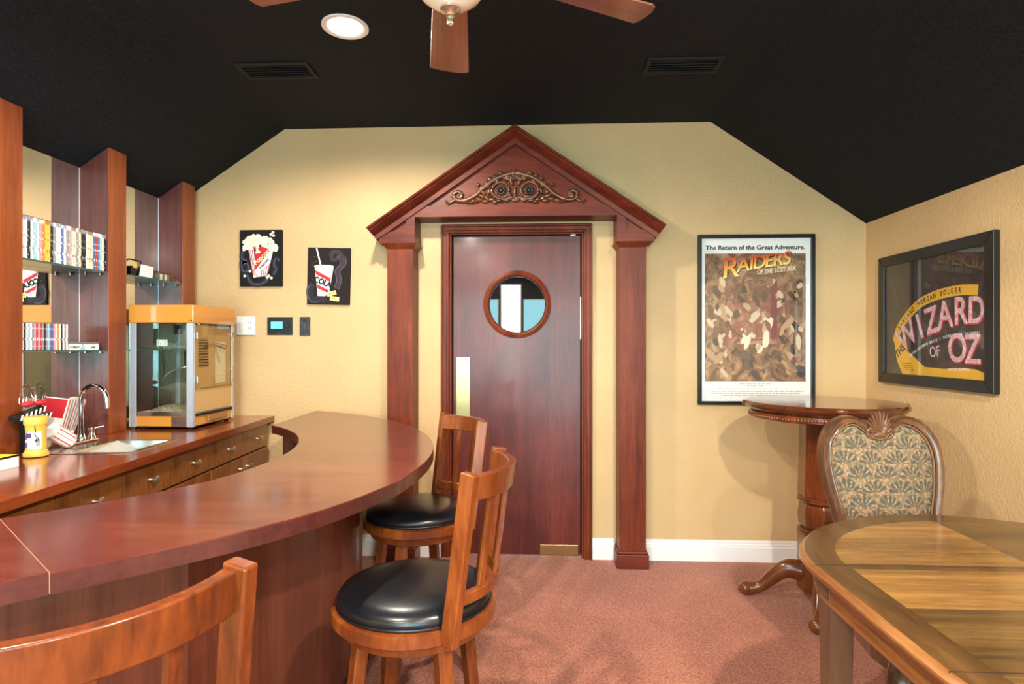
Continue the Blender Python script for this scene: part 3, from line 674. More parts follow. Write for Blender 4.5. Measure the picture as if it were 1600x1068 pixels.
t = thing('metal_clip', 'small silver clip at the end of the upper shelf', 'clip', (-2.225, 3.495, zs))
MB().box(-.01, .012, -.03, .03, 0, .004).tube([(0, -.028, .004), (.0, -.02, .016), (0, .02, .016), (0, .028, .004)], .0025, 6).build('clip', 'nickel', t)

# ------------------------------------------------------------------ popcorn machine
t = thing('popcorn_machine', 'amber and aluminium glass popcorn machine on the worktop', 'popcorn machine', (-2.035, 3.29, ZK+.0005))
a, b = .175, .21
for sx in (-1, 1):
    for sy in (-1, 1): MB().lathe([(.012, 0), (.014, .012)], 10, (sx*(a-.03), sy*(b-.03), 0)).build('foot', 'blackmatte', t)
B(-a+.002, a-.002, -b+.002, b-.002, .012, .016).build('bottom_pan', 'blackmatte', t)
bs = B(-a+.004, a-.004, -b+.004, b-.004, .016, .072).build('base', 'amber', t, bevel=.002)
B(.055, a-.036, -b+.001, -b+.004, .018, .070).build('steel_patch', 'steel', bs)
for sx in (-1, 1):
    for sy in (-1, 1):
        wd = .036 if sy < 0 else .02
        x, y = sx*a, sy*b; po_ = MB()
        po_.box(min(x, x-sx*wd), max(x, x-sx*wd), min(y, y-sy*.003), max(y, y-sy*.003), .013, .575)
        po_.box(min(x, x-sx*.003), max(x, x-sx*.003), min(y, y-sy*.022), max(y, y-sy*.022), .013, .575)
        p_ = po_.build('corner_post', 'alu', t, bevel=.001)
        if sy < 0:
            for z in (.022, .035): MB().ball((x-sx*.012, y-.0005, z), .0028, 8, 5).build('rivet', 'steel', p_)
B(-a+.03, a-.03, -b+.001, -b+.005, .072, .094).build('front_sill', 'steel', t); B(a-.005, a-.001, -b+.022, b-.022, .072, .085).build('side_sill', 'steel', t)
hd = MB().xz([(-a-.006, .574), (a+.006, .574), (a+.006, .672), (-a-.006, .672)], -b-.006, b+.006).build('hood', 'amber', t, bevel=.005)
for x in (-a+.002, a-.016, a-.002): MB().ball((x, -b-.007, .586), .0035, 8, 5).build('rivet', 'black', hd)
B(-a+.036, a-.036, -b+.003, -b+.006, .094, .574).build('front_pane', 'machine_glass', t)
B(-a+.002, -a+.005, -b+.022, b-.022, .072, .574).build('left_pane', 'machine_glass', t)
B(-a+.02, a-.02, b-.006, b-.003, .072, .574).build('rear_reflector_panel', plain('reflector_steel', (176, 168, 140), .35, 1), t)  # metal put in for a clear pane, to brighten the interior
B(a-.005, a-.002, -b+.024, b-.022, .215, .574).build('door_pane', 'acrylic', t)
B(a-.006, a-.0015, -b+.024, b-.022, .088, .212).build('lower_side_panel', plain('amber_acrylic', (196, 158, 104), .25), t)
fr = MB().box(a-.002, a+.004, -.004, .004, .212, .574).box(a-.002, a+.003, -b+.024, b-.022, .206, .222)
fr.build('door_frame', 'acrylic', t)
for z in (.24, .30, .50): B(a, a+.007, b-.03, b-.012, z, z+.03).build('hinge', 'steel', t, bevel=.001)
for z in (.25, .49): B(a-.001, a+.008, -b+.026, -b+.036, z, z+.035).build('latch', 'steel', t, bevel=.001)
hn = MB().tube([(a, .0, .46), (a+.03, .012, .452), (a+.055, .02, .44)], [.009, .012, .013], 12).build('door_handle', plain('handle_bronze', (120, 82, 60), .3), t, smooth=50)
dr = B(a-.003, a+.004, -b+.03, b-.02, .068, .082).build('crumb_slot', 'blackmatte', t)
B(a, a+.012, -.08, .12, .03, .062).build('crumb_drawer', plain('amber_dark', (150, 108, 62), .3), t, bevel=.004)
# inside: shelf rod, kettle on its hanger, motor, plug, label, popcorn
B(-a+.02, a-.01, -b+.06, -b+.064, .445, .449).build('hanger_rod', 'steel', t)
kt = MB().lathe([(0, -.058), (.07, -.058), (.078, -.05), (.08, .02), (.074, .03), (0, .032)], 32, (.075, .02, .395)).build('kettle', 'steel', t, smooth=40)
MB().tube([(.075, .02, .425), (.075, .02, .574)], .009, 10).build('drive_shaft', 'steel', kt)
MB().lathe([(.05, 0), (.05, .09), (.0, .092)], 24, (.075, .02, .48)).build('motor_can', 'chrome', t, smooth=40)
cy_ = MB().lathe([(.028, .09), (.028, .335)], 24, (.07, .02, 0)).build('support_tube', 'alu', t, smooth=40)
B(.105, .165, -.04, .06, .09, .335).build('control_box', plain('dark_panel', (44, 34, 34), .4), t, bevel=.003)
B(-.005, .035, -.1, -.07, .515, .565).build('power_block', 'black', t, bevel=.004)
MB().tube(catmull([(.015, -.09, .515), (.01, -.1, .47), (-.02, -.1, .42), (-.04, -.08, .38)], 5), .0025, 6).build('lamp_cord', 'steel', t)
MB().tube(catmull([(.07, .0, .335), (.02, -.03, .33), (-.05, -.05, .305), (-.085, -.06, .27), (-.1, -.06, .25)], 6), .005, 8).build('dump_handle', 'chrome', t, smooth=50)
MB().tube(catmull([(-.16, .05, .44), (-.13, 0, .38), (-.1, -.03, .32), (-.09, -.05, .27)], 6), .004, 8).build('heater_cable', 'steel', t, smooth=50)
B(-.03, .03, -b+.0062, -b+.0066, .45, .485).build('warning_label', 'paper', t)
for k in range(4): B(-.024+.013*k, -.018+.013*k, -b+.0058, -b+.0062, .455, .48).build('label_print', CM['teal'], t)
B(a-.0095, a-.008, -b+.024, b-.022, .215, .565).build('side_reflection_sheet', plain('tan_reflection', (204, 170, 118), .3), t)  # added tan sheet, paints in the room reflected by the side pane
nt = B(a-.0072, a-.0062, -.15, -.05, .33, .5).build('instruction_sheet', 'acrylic', t)
for k in range(10): B(a-.0018, a-.0014, -.15, -.055-.02*random.random(), .34+.0155*k, .345+.0155*k).build('instruction_line', 'blackmatte', nt)
B(a-.0078, a-.006, .02, .13, .235, .47).build('bag_bundle', 'paper', t)
for k in range(8): B(a-.0062, a-.0056, .022, .128, .25+.027*k, .2515+.027*k).build('bag_fold', 'cream', t)
B(-a+.01, a-.01, -b+.01, b-.01, .074, .084).build('deck', 'steel', t)
kp = MB()
for k in range(230):
    x = random.uniform(-.14, .14); y = random.uniform(-b+.015, .1); r = random.uniform(.004, .008)
    kp.ball((x, y, .084+r*.6+random.random()*.014*(1-abs(x)/.15)), r, 5, 4)
kq = kp.build('popcorn_crumbs', 'stuffed', t); kq['kind'] = 'stuff'
MB().ball((-.02, -.06, .082), (.11, .1, .042), 20, 8).build('crumb_heap', 'stuffed', t, smooth=60)['kind'] = 'stuff'

# ------------------------------------------------------------------ snacks by the sink
t = thing('seasoning_jar', 'yellow popcorn seasoning jar with a waisted body', 'jar', (-2.06, 2.318, ZK))
MB().lathe([(.036, 0), (.043, .004), (.044, .014), (.038, .024), (.035, .03), (.034, .1), (.036, .125), (.038, .132)], 32).build('body', 'yellow', t, smooth=50)
MB().lathe([(.04, .132), (.041, .136), (.041, .16), (.039, .165), (0, .166)], 32).build('lid', 'yellow', t, smooth=40)
def wrap(mb, r, a0, a1, z0, z1, n=10):
    vs = []
    for k in range(n+1):
        q = math.radians(a0+(a1-a0)*k/n); vs += [(r*math.cos(q), r*math.sin(q), z0), (r*math.cos(q), r*math.sin(q), z1)]
    return mb.add(vs, [(2*k, 2*k+2, 2*k+3, 2*k+1) for k in range(n)])
wrap(MB(), .0362, -95, -20, .035, .105).build('label', 'paper', t); wrap(MB(), .0366, -110, -72, .08, .1).build('label_badge', 'purple', t)
for k in range(6): wrap(MB(), .0366, -50+4*k, -48+4*k, .045, .075, 2).build('barcode_bar', 'ink', t)
wrap(MB(), .0364, -120, -95, .04, .1).build('label_edge', CM['purple'], t)
MB().tube(catmull([(.022, -.033, .128), (.026, -.032, .11), (.024, -.034, .096), (.03, -.03, .084), (.036, -.028, .074), (.027, -.034, .068), (.03, -.031, .078)], 5), .0016, 6).build('cord', 'ink', t)
t = thing('treat_tin', 'black and white striped treat tin with red bows behind the yellow jar', 'tin', (-2.163, 2.412, ZK))
B(-.03, .03, -.028, .03, 0, .135).build('body', 'black', t, bevel=.003)
for z0 in (.05, .085, .115): B(.03, .0306, -.026, .028, z0, z0+.012).build('stripe', 'paper', t)
for lev, (z0, rot) in enumerate(((.137, .0), (.16, .0))):
    bar = B(-.012, .034, -.06, .075, z0, z0+.021).build('clapper_bar', 'black', t, bevel=.001); bar.rotation_euler = (math.radians(4+9*lev), 0, 0)
    for k in range(6):
        y_ = -.058+.023*k; MB().ext([(.0343, y_, z0), (.0343, y_+.01, z0), (.0343, y_+.021, z0+.021), (.0343, y_+.011, z0+.021)], (.0006, 0, 0)).build('bar_stripe', 'paper', bar)
for s in (-1, 1):
    MB().ball((.005, .006+s*.032, .207), (.02, .03, .014), 14, 8).build('red_bow', 'red', t, smooth=60)
    for q in range(3):
        MB().tube([(.004*q, .006+s*(.004+.062*(1-math.cos(PI*k/10))*.5*(1-.2*q)), .212+.078*math.sin(PI*k/10)*(1-.2*q)) for k in range(11)], .0014, 6).build('wire_loop', 'chrome', t)
t = thing('popcorn_box', 'red and white striped paper popcorn box leaning near the faucet', 'popcorn box', (-2.245, 2.63, ZK+.018)); t.rotation_euler = (math.radians(-10), math.radians(8), math.radians(12))
def frustum(x0, y0, x1, y1, h): return MB().add([(-x0, -y0, 0), (x0, -y0, 0), (x0, y0, 0), (-x0, y0, 0), (-x1, -y1, h), (x1, -y1, h), (x1, y1, h), (-x1, y1, h)], [(3, 2, 1, 0), (4, 5, 6, 7), (0, 1, 5, 4), (1, 2, 6, 5), (2, 3, 7, 6), (3, 0, 4, 7)])
frustum(.04, .055, .052, .075, .19).build('carton', 'paper', t)
MB().ext([(-.034, -.0565, .03), (.034, -.0565, .03), (.05, -.0752, .185), (-.05, -.0752, .185)], (0, -.0006, 0)).build('red_face', 'red', t)
for k in range(6):
    y_ = -.048+.018*k; m_ = 'red' if k % 2 == 0 else 'ink'; wk = .0045 if k % 2 == 0 else .0018
    MB().ext([(.0405, y_, .0), (.0405, y_+wk, .0), (.0527, (y_+wk)*1.36, .19), (.0527, y_*1.36, .19)], (.0006, 0, 0)).build('stripe', m_, t)
tx = text('script', 'Pop', .03, 'paper', t, (.002, -.0672, .12)); tx.rotation_euler = (PI/2+.12, 0, 0)
MB().ext([(.0525+.0, .075*math.cos(PI*k/12), .19+.016*math.sin(PI*k/12)) for k in range(13)], (-.0008, 0, 0)).build('flap', 'paper', t)
t = thing('striped_bag', 'white paper snack bag with thin red stripes lying by the sink', 'paper bag', (-2.075, 2.50, ZK+.038)); t.rotation_euler = (math.radians(52), math.radians(10), math.radians(-25))
MB().lathe([(.0, -.006), (.026, 0), (.034, .012), (.036, .06), (.034, .1), (.037, .108), (0, .109)], 24, (0, 0, -.02)).build('bag', 'paper', t, smooth=50)
for k in range(12):
    q = 30*k; wrap(MB(), .0366, q, q+7, -.008, .08, 3).build('stripe', 'red' if k % 2 else 'pink', t)
t = thing('boxed_book', 'white box with a yellow and black lid at the left edge of the worktop', 'box', (-2.04, 1.99, ZK))
B(-.09, .085, -.1, .135, 0, .04).build('block', 'paper', t, bevel=.001); B(-.092, .087, -.102, .137, .04, .046).build('lid', 'black', t); B(-.09, .083, -.098, .13, .046, .0465).build('lid_face', plain('yellow_print', (226, 214, 60), .5), t)

# ------------------------------------------------------------------ things on the back wall
def plate(name, label, cat, x, z, w_, h_, mat):
    t = thing(name, label, cat, (x, YB, z-h_/2)); B(-w_/2, w_/2, -.008, 0, 0, h_).build('plate', mat, t, bevel=.002); return t
t = plate('switch_plate', 'white double wall plate right of the popcorn machine', 'wall plate', -1.893, 1.466, .12, .12, 'white')
B(-.043, -.012, -.011, -.008, .027, .093).build('rocker', 'white', t, bevel=.001)
B(.012, .043, -.0095, -.008, .027, .093).build('outlet_face', 'white', t, bevel=.001)
for z in (.04, .076):
    for x in (.02, .033): B(x, x+.0025, -.0102, -.0095, z, z+.009).build('slot', 'ink', t)
t = plate('thermostat', 'black wall thermostat with a glowing blue display', 'thermostat', -1.668, 1.464, .166, .115, 'black')
B(-.058, .018, -.0095, -.008, .04, .085).build('display', 'lcd', t)
MB().lathe([(.017, 0), (.017, .004), (.015, .006), (0, .006)], 24).build('dial', 'black', t, smooth=40).matrix_local = Matrix.Translation((.05, -.008, .062)) @ Matrix.Rotation(PI/2, 4, 'X')
B(-.012, .0, -.0088, -.008, .01, .013).build('logo_mark', 'grey', t)
t = plate('dimmer_switch', 'narrow black dimmer plate right of the thermostat', 'switch', -1.505, 1.462, .068, .12, 'black')
B(-.016, .016, -.011, -.008, .025, .095).build('paddle', 'black', t, bevel=.001)
for z in (.042, .06, .078): B(-.005, .008, -.0118, -.011, z, z+.003).build('mark', 'grey', t)

def flat(pts, mat, name, parent, z, th=.0006): return MB().ext([(x, y, z) for x, y in pts], (0, 0, th)).build(name, mat, parent)
def circ(x, y, r, n=14, ry=None): return [(x+r*math.cos(2*PI*k/n), y+(ry or r)*math.sin(2*PI*k/n)) for k in range(n)]
def ribbon(P, w_, mat, name, parent, z):
    C_ = [p for p in catmull([Vector((x, y, 0)) for x, y in P], 6)]; L_, R_ = [], []
    for i, p in enumerate(C_):
        d_ = (C_[min(i+1, len(C_)-1)]-C_[max(i-1, 0)]).normalized(); n_ = Vector((-d_.y, d_.x, 0))*w_/2
        L_.append(p+n_); R_.append(p-n_)
    m_ = MB(); k = len(C_); m_.add([(p.x, p.y, z) for p in L_]+[(p.x, p.y, z) for p in R_], [(i, i+1, k+i+1, k+i) for i in range(k-1)])
    return m_.build(name, mat, parent)
WALLROT = (PI/2, 0, 0)
# popcorn canvas
def cx1(zx, zy): return ((zx-283)/1.448*.001, (315-zy)/1.448*.001)      # zoomed painting units to metres
t = thing('popcorn_painting', 'black canvas painting of a striped popcorn box', 'painting', (-1.7875, YB-.001, 1.90), rot=WALLROT)
cv = B(-.138, .138, -.181, .181, 0, .018).build('canvas', 'canvas', t, bevel=.002)
def pz(x, y): return ((x-283)*.000685, (313-y)*.000688)
for P_ in ([(110, 250), (100, 300), (120, 330), (150, 335)], [(100, 340), (105, 420), (140, 440), (170, 400), (140, 360), (110, 380)], [(150, 470), (190, 540), (260, 560), (330, 530), (350, 500)], [(460, 340), (430, 320), (410, 370), (430, 420), (400, 470)]):
    ribbon([pz(*p) for p in P_], .03, 'navy', 'film_strip', t, .0185); ribbon([pz(*p) for p in P_], .003, 'filmline', 'film_line', t, .0188)
flat([pz(160, 210), pz(220, 215), pz(385, 205), pz(400, 250), pz(345, 480), pz(240, 490), pz(210, 480)], 'paper', 'carton', t, .019)
for k in range(4): flat([pz(163+17*k, 213), pz(172+17*k, 214), pz(216+9*k, 482), pz(211+9*k, 481)], plain('brick_red', (168, 40, 48), .6) if k == 0 else bpy.data.materials['brick_red'], 'stripe', t, .0197)
flat([pz(218, 215), pz(250, 230), pz(290, 200), pz(320, 215), pz(360, 198), pz(385, 225), pz(238, 420)], 'red', 'red_panel', t, .0197)
flat([pz(388, 262), pz(385, 315), pz(240, 465), pz(233, 425)], 'paper', 'band', t, .0200)
for k in range(4): flat([pz(290+24*k, 430-20*k), pz(300+24*k, 420-20*k), pz(290+18*k, 485), pz(282+18*k, 487)], bpy.data.materials['brick_red'], 'stripe', t, .0197)
text('lettering', 'Popcorn', .042, 'cream', t, (*pz(303, 296), .0222), math.radians(43), .0005, bold=.0008)
text('lettering', 'popcorn', .024, 'ink', t, (*pz(315, 366), .0222), math.radians(43), .0005, bold=.0005)
random.seed(3)
for k in range(120):
    u = random.random(); x = 118+320*u; top = 95+abs(u-.45)**2*330; y_ = random.uniform(top, 196+55*abs(u-.5)*2)
    px, py = pz(x, y_); r = random.uniform(.010, .0145); MB().ball((px, py, .020), (r, r*.9, .004), 8, 4).build('popped_kernel', 'popwhite', t, smooth=60)
for (x, y_) in ((380, 95), (400, 75), (405, 105), (130, 480), (180, 435), (360, 480), (385, 500), (345, 495), (225, 485), (250, 240), (268, 258), (245, 262)):
    px, py = pz(x, y_); MB().ball((px, py, .020), (.010, .009, .003), 8, 4).build('popped_kernel', 'popwhite', t, smooth=60)
# cola canvas
t = thing('cola_painting', 'black canvas painting of a red and white cola cup', 'painting', (-1.345, YB-.001, 1.782), rot=(PI/2, math.radians(1.2), 0))
B(-.138, .138, -.181, .181, 0, .018).build('canvas', 'canvas2', t, bevel=.002)
def qz(x, y): return ((x-913)*.000685, (484-y)*.000688)
ribbon([qz(*p) for p in ((930, 300), (950, 262), (1000, 262), (1040, 310), (1042, 370), (1000, 430), (1012, 520), (985, 600))], .028, plain('film_brown', (52, 38, 46), .7), 'film_strip', t, .0185)
ribbon([qz(*p) for p in ((935, 300), (950, 335), (985, 325), (990, 295))], .02, bpy.data.materials['film_brown'], 'film_strip', t, .0186)
ribbon([qz(*p) for p in ((770, 560), (735, 620), (760, 700), (830, 700), (900, 700))], .042, 'navy', 'film_strip', t, .0185)
for P_ in (((1065, 300), (1075, 370), (1020, 440), (1035, 520), (1010, 610)), ((1000, 290), (1020, 370), (975, 430), (990, 520), (970, 590)), ((745, 560), (715, 630), (750, 720), (830, 725))):
    ribbon([qz(*p) for p in P_], .0025, 'filmline', 'film_line', t, .0189)
flat([qz(780, 395), qz(960, 395), qz(920, 640), qz(885, 670), qz(815, 670)], 'paper', 'cup', t, .0192)
flat([qz(772, 395)]+[qz(868+96*math.cos(q*PI/8), 395-16*math.sin(q*PI/8)) for q in range(8, -1, -1)]+[qz(868+96*math.cos(q*PI/8), 395+14*math.sin(q*PI/8)) for q in range(1, 8)], plain('cup_lid', (206, 198, 196), .5), 'cup_rim', t, .0196)
flat([qz(784, 430), qz(935, 505), qz(930, 540), qz(795, 470)], 'red', 'stripe', t, .0198); flat([qz(803, 560), qz(918, 615), qz(912, 645), qz(812, 600)], 'red', 'stripe', t, .0198)
text('lettering', 'COLA', .05, 'ink', t, (*qz(860, 543), .0222), math.radians(-20), .0005, bold=.0026, sx=.85)
MB().tube([(*qz(795, 228), .020), (*qz(838, 392), .020)], .005, 8).build('straw', 'paper', t)
for (x, y_, an) in ((945, 645, .25), (975, 693, -.12)):
    tk = B(-.03, .03, -.014, .014, 0, .0006).build('ticket', 'ticket', t); tk.location = (*qz(x, y_), .0203 if an > 0 else .021); tk.rotation_euler = (0, 0, an)
    text('ticket_print', 'ADMIT' if an > 0 else 'ONE', .013, 'ink', tk, (0, 0, .001), 0, .0003)
for k in range(14): px, py = qz(random.uniform(730, 930), random.uniform(300, 520)); flat(circ(px, py, .0012, 6), 'ticket', 'speck', t, .0183)

# tall poster
def art_mat(name, stops, sc):
    m = NT(name); v = m.coord()
    n1 = m.node('ShaderNodeTexNoise', i_Scale=sc, i_Detail=5.0, i_Roughness=.7, i_Distortion=1.2); m.link(v, n1.inputs['Vector'])
    m.base(m.ramp(n1.outputs[0], stops)); m.b.inputs['Roughness'].default_value = .6; return m.m
t = thing('tall_poster', 'tall framed movie poster with a white border and brown artwork', 'poster', (1.336, YB-.001, 1.4985), rot=WALLROT)
W2, H2 = .354, .526; M['credit'] = plain('credit_grey', (168, 168, 172), .7)
fr = MB().box(-W2, W2, H2-.022, H2, 0, .026).box(-W2, W2, -H2, -H2+.022, 0, .026).box(-W2, -W2+.022, -H2+.022, H2-.022, 0, .026).box(W2-.022, W2, -H2+.022, H2-.022, 0, .026).build('frame', 'frame', t, bevel=.002)
sh = B(-W2+.02, W2-.02, -H2+.02, H2-.02, .004, .008).build('print_sheet', 'paper', t)
B(-W2+.02, W2-.02, -H2+.02, H2-.02, .0135, .0155).build('glazing', 'picture_glass', t)
text('headline', 'The Return of the Great Adventure.', .0375, 'ink', t, (-.003, .446, .0084), 0, .0003, bold=.0011, sx=1.09)
flat([(-.309, -.381), (.303, -.381), (.303, .41), (-.309, .41)], art_mat('poster_art', [(.3, (44, 28, 22)), (.45, (110, 72, 48)), (.58, (164, 120, 84)), (.72, (206, 172, 132))], 9.0), 'art_field', t, .0082, .0003)
for s in (-1, 1):
    flat([(s*.298, -.26), (s*.225, -.26), (s*.225, .36), (s*.298, .36)], art_mat('poster_column', [(.3, (60, 40, 30)), (.5, (128, 96, 66)), (.7, (186, 150, 112))], 16.0), 'art_column', t, .0086, .0002)
flat([(-.2, .12), (.205, .12), (.205, -.15), (-.2, -.15)], art_mat('poster_mid', [(.3, (96, 48, 40)), (.5, (146, 88, 66)), (.7, (196, 150, 120))], 7.0), 'art_middle', t, .0086, .0002)
rg = [(.0+.185*math.cos(2*PI*k/40), .06+.185*math.sin(2*PI*k/40)) for k in range(41)]
ribbon(rg, .006, plain('ring_print', (70, 44, 32), .6), 'art_ring', t, .0089)
flat([(.09, .24), (.13, .24), (.13, -.12), (.09, -.12)], plain('maroon_print', (116, 42, 48), .6), 'art_band', t, .0088, .0002)
random.seed(21)
PAL = {'mid': ((206, 190, 166), (190, 160, 128), (150, 104, 78), (222, 210, 188), (128, 84, 62)), 'low': ((96, 74, 66), (70, 52, 46), (120, 98, 86), (84, 62, 52)), 'side': ((62, 42, 32), (92, 62, 44), (138, 100, 70), (182, 146, 108), (206, 184, 152), (120, 74, 56))}
TON = {k: [plain('art_tone', c, .6) for c in v] for k, v in PAL.items()}
for k in range(190):                                  # loose abstract brushwork filling the painted field
    cx_, cy_ = random.uniform(-.28, .28), random.uniform(-.36, .24); r = random.uniform(.008, .026)
    zone = 'low' if (abs(cx_) < .15 and cy_ < -.2) else ('mid' if (abs(cx_) < .1 and cy_ < .1) else 'side')
    if zone == 'side' and abs(cx_) < .15 and random.random() < .6: continue
    an = random.uniform(-.9, .9); ca, sa = math.cos(an), math.sin(an); el = random.uniform(1.2, 2.6); P_ = []
    for q in range(8):
        u_, v_ = r*random.uniform(.6, 1.1)*math.cos(2*PI*q/8), r*el*random.uniform(.7, 1.1)*math.sin(2*PI*q/8)
        P_.append((max(-.305, min(.299, cx_+u_*ca-v_*sa)), max(-.377, min(.3, cy_+u_*sa+v_*ca))))
    flat(P_, random.choice(TON[zone]), 'brush_patch', t, .0088+.000003*k, .0001)
def fire_mat():
    m = NT('title_fire'); tc = m.node('ShaderNodeTexCoord'); sp_ = m.node('ShaderNodeSeparateXYZ'); m.link(tc.outputs['Generated'], sp_.inputs[0])
    m.base(m.ramp(sp_.outputs[1], [(.05, (250, 226, 120)), (.5, (240, 160, 40)), (.95, (206, 64, 28))])); m.b.inputs['Roughness'].default_value = .5; return m.m
FM = fire_mat()
for ch, sz, x, yb in (('R', .175, -.165, .315), ('A', .118, -.083, .335), ('I', .112, -.033, .345), ('D', .112, .015, .352), ('E', .108, .074, .36), ('R', .108, .128, .367), ('S', .112, .182, .376)):
    text('title_shadow', ch, sz, 'ink', t, (x+.004, yb-.004, .0095), math.radians(9), .0002, .25, bold=.003); text('title', ch, sz, FM, t, (x, yb, .0106), math.radians(9), .0003, .25, bold=.0018)
text('subtitle', 'OF THE LOST ARK', .04, 'cream', t, (.125, .305, .0106), math.radians(6), .0003, .2, bold=.0008, sx=.72)
for k, (y_, w_) in enumerate(((-.397, .10), (-.410, .05), (-.428, .23), (-.443, .29), (-.456, .27), (-.468, .2))):
    random.seed(k); xx = -w_
    while xx < w_:
        ln = random.uniform(.01, .04); B(xx, min(xx+ln, w_), y_-.0018, y_+.0018, .0081, .0084).build('credit_line', 'credit', t); xx += ln+.007

# wide picture on the right wall
t = thing('wide_poster', 'wide black framed movie poster on the right hand wall', 'poster', (XR-.001, 3.098, 1.487), rot=(PI/2, 0, -PI/2))
W2, H2, fw_ = .437, .359, .055
for pts in ([(-W2, H2), (W2, H2), (W2-fw_, H2-fw_), (-W2+fw_, H2-fw_)], [(-W2, -H2), (W2, -H2), (W2-fw_, -H2+fw_), (-W2+fw_, -H2+fw_)], [(-W2, H2), (-W2, -H2), (-W2+fw_, -H2+fw_), (-W2+fw_, H2-fw_)], [(W2, H2), (W2, -H2), (W2-fw_, -H2+fw_), (W2-fw_, H2-fw_)]):
    MB().ext([(x, y_, 0) for x, y_ in pts], (0, 0, .03)).build('frame_rail', 'frame', t, bevel=.003)
IW, IH = W2-fw_+.002, H2-fw_+.002
B(-IW, IW, -IH, IH, .004, .012).build('print_sheet', art_mat('wide_art', [(.3, (26, 22, 24)), (.55, (52, 44, 48)), (.75, (96, 74, 82))], 3.0), t)
B(-IW, IW, -IH, IH, .020, .022).build('glazing', 'picture_glass', t)
yel = plain('yellow_ink', (226, 176, 48), .6)
arcp = [(-.30, -.13), (-.27, -.06), (-.2, .005), (-.1, .068), (0, .098), (.108, .113), (.22, .116), (.324, .106)]
ribbon(arcp, .05, yel, 'name_band', t, .0124)
flat([(-.31, -.12), (-.262, -.11), (-.225, -.16), (-.13, -.21), (-.05, -.258), (.1, -.262), (.232, -.252), (.31, -.256), (.38, -.275), (.38, -.303), (-.235, -.303), (-.285, -.23)], yel, 'swoosh', t, .0122)
def arc_text(s, P, size, mat, z, bold=0, sx=1.0):
    C_ = catmull([Vector((x, y_, 0)) for x, y_ in P], 12); L_ = [0]
    for a_, b_ in zip(C_[:-1], C_[1:]): L_.append(L_[-1]+(b_-a_).length)
    n_ = len(s)
    for i, ch in enumerate(s):
        if ch == ' ': continue
        d_ = L_[-1]*(i+.5)/n_; k = max(j for j in range(len(L_)) if L_[j] <= d_); k = min(k, len(C_)-2)
        p = C_[k].lerp(C_[k+1], (d_-L_[k])/max(1e-6, L_[k+1]-L_[k])); tn = C_[k+1]-C_[k]
        text('letter', ch, size, mat, t, (p.x, p.y, z), math.atan2(tn.y, tn.x), .0002, 0, sx, bold=bold)
arc_text('GARLAND MORGAN BOLGER', arcp[1:-1], .036, 'ink', .0132, .0008, .7)
pinkw = art_mat('pink_letter', [(.35, (176, 120, 132)), (.55, (226, 196, 204)), (.7, (238, 226, 228))], 30.0)
for ch, x, y_, sz, an in (('W', -.195, -.098, .19, 32), ('I', -.085, -.052, .19, 22), ('Z', .008, -.025, .19, 12), ('A', .105, .0, .19, 6), ('R', .212, .012, .185, 1), ('D', .312, .01, .175, -2), ('O', .19, -.165, .19, 3), ('Z', .29, -.17, .19, 0)):
    text('title_shadow', ch, sz, 'red', t, (x+.004, y_-.004, .0126), math.radians(an), .0002, 0, .82, bold=.005); text('title', ch, sz, pinkw, t, (x, y_, .0138), math.radians(an), .0003, 0, .82, bold=.003)
text('title', 'THE', .062, 'ink', t, (-.255, -.178, .0132), math.radians(40), .0003, bold=.0015, sx=.8)
text('title', 'OF', .075, pinkw, t, (.03, -.18, .0132), math.radians(8), .0003, bold=.001, sx=.8)
arc_text("METRO-GOLDWYN-MAYER'S TECHNICOLOR TRIUMPH!", [(-.17, -.205), (-.06, -.15), (.108, -.106), (.22, -.094), (.34, -.09)], .02, 'paper', .0136, .0003, .62)
text('credit', 'VICTOR FLEMING', .018, 'paper', t, (.2, -.262, .0136), math.radians(2), .0002)
for k in range(4): B(-.245+.012*k, -.16+.01*k, -.245-.012*k, -.242-.012*k, .0128, .013).build('small_print', 'ink', t)

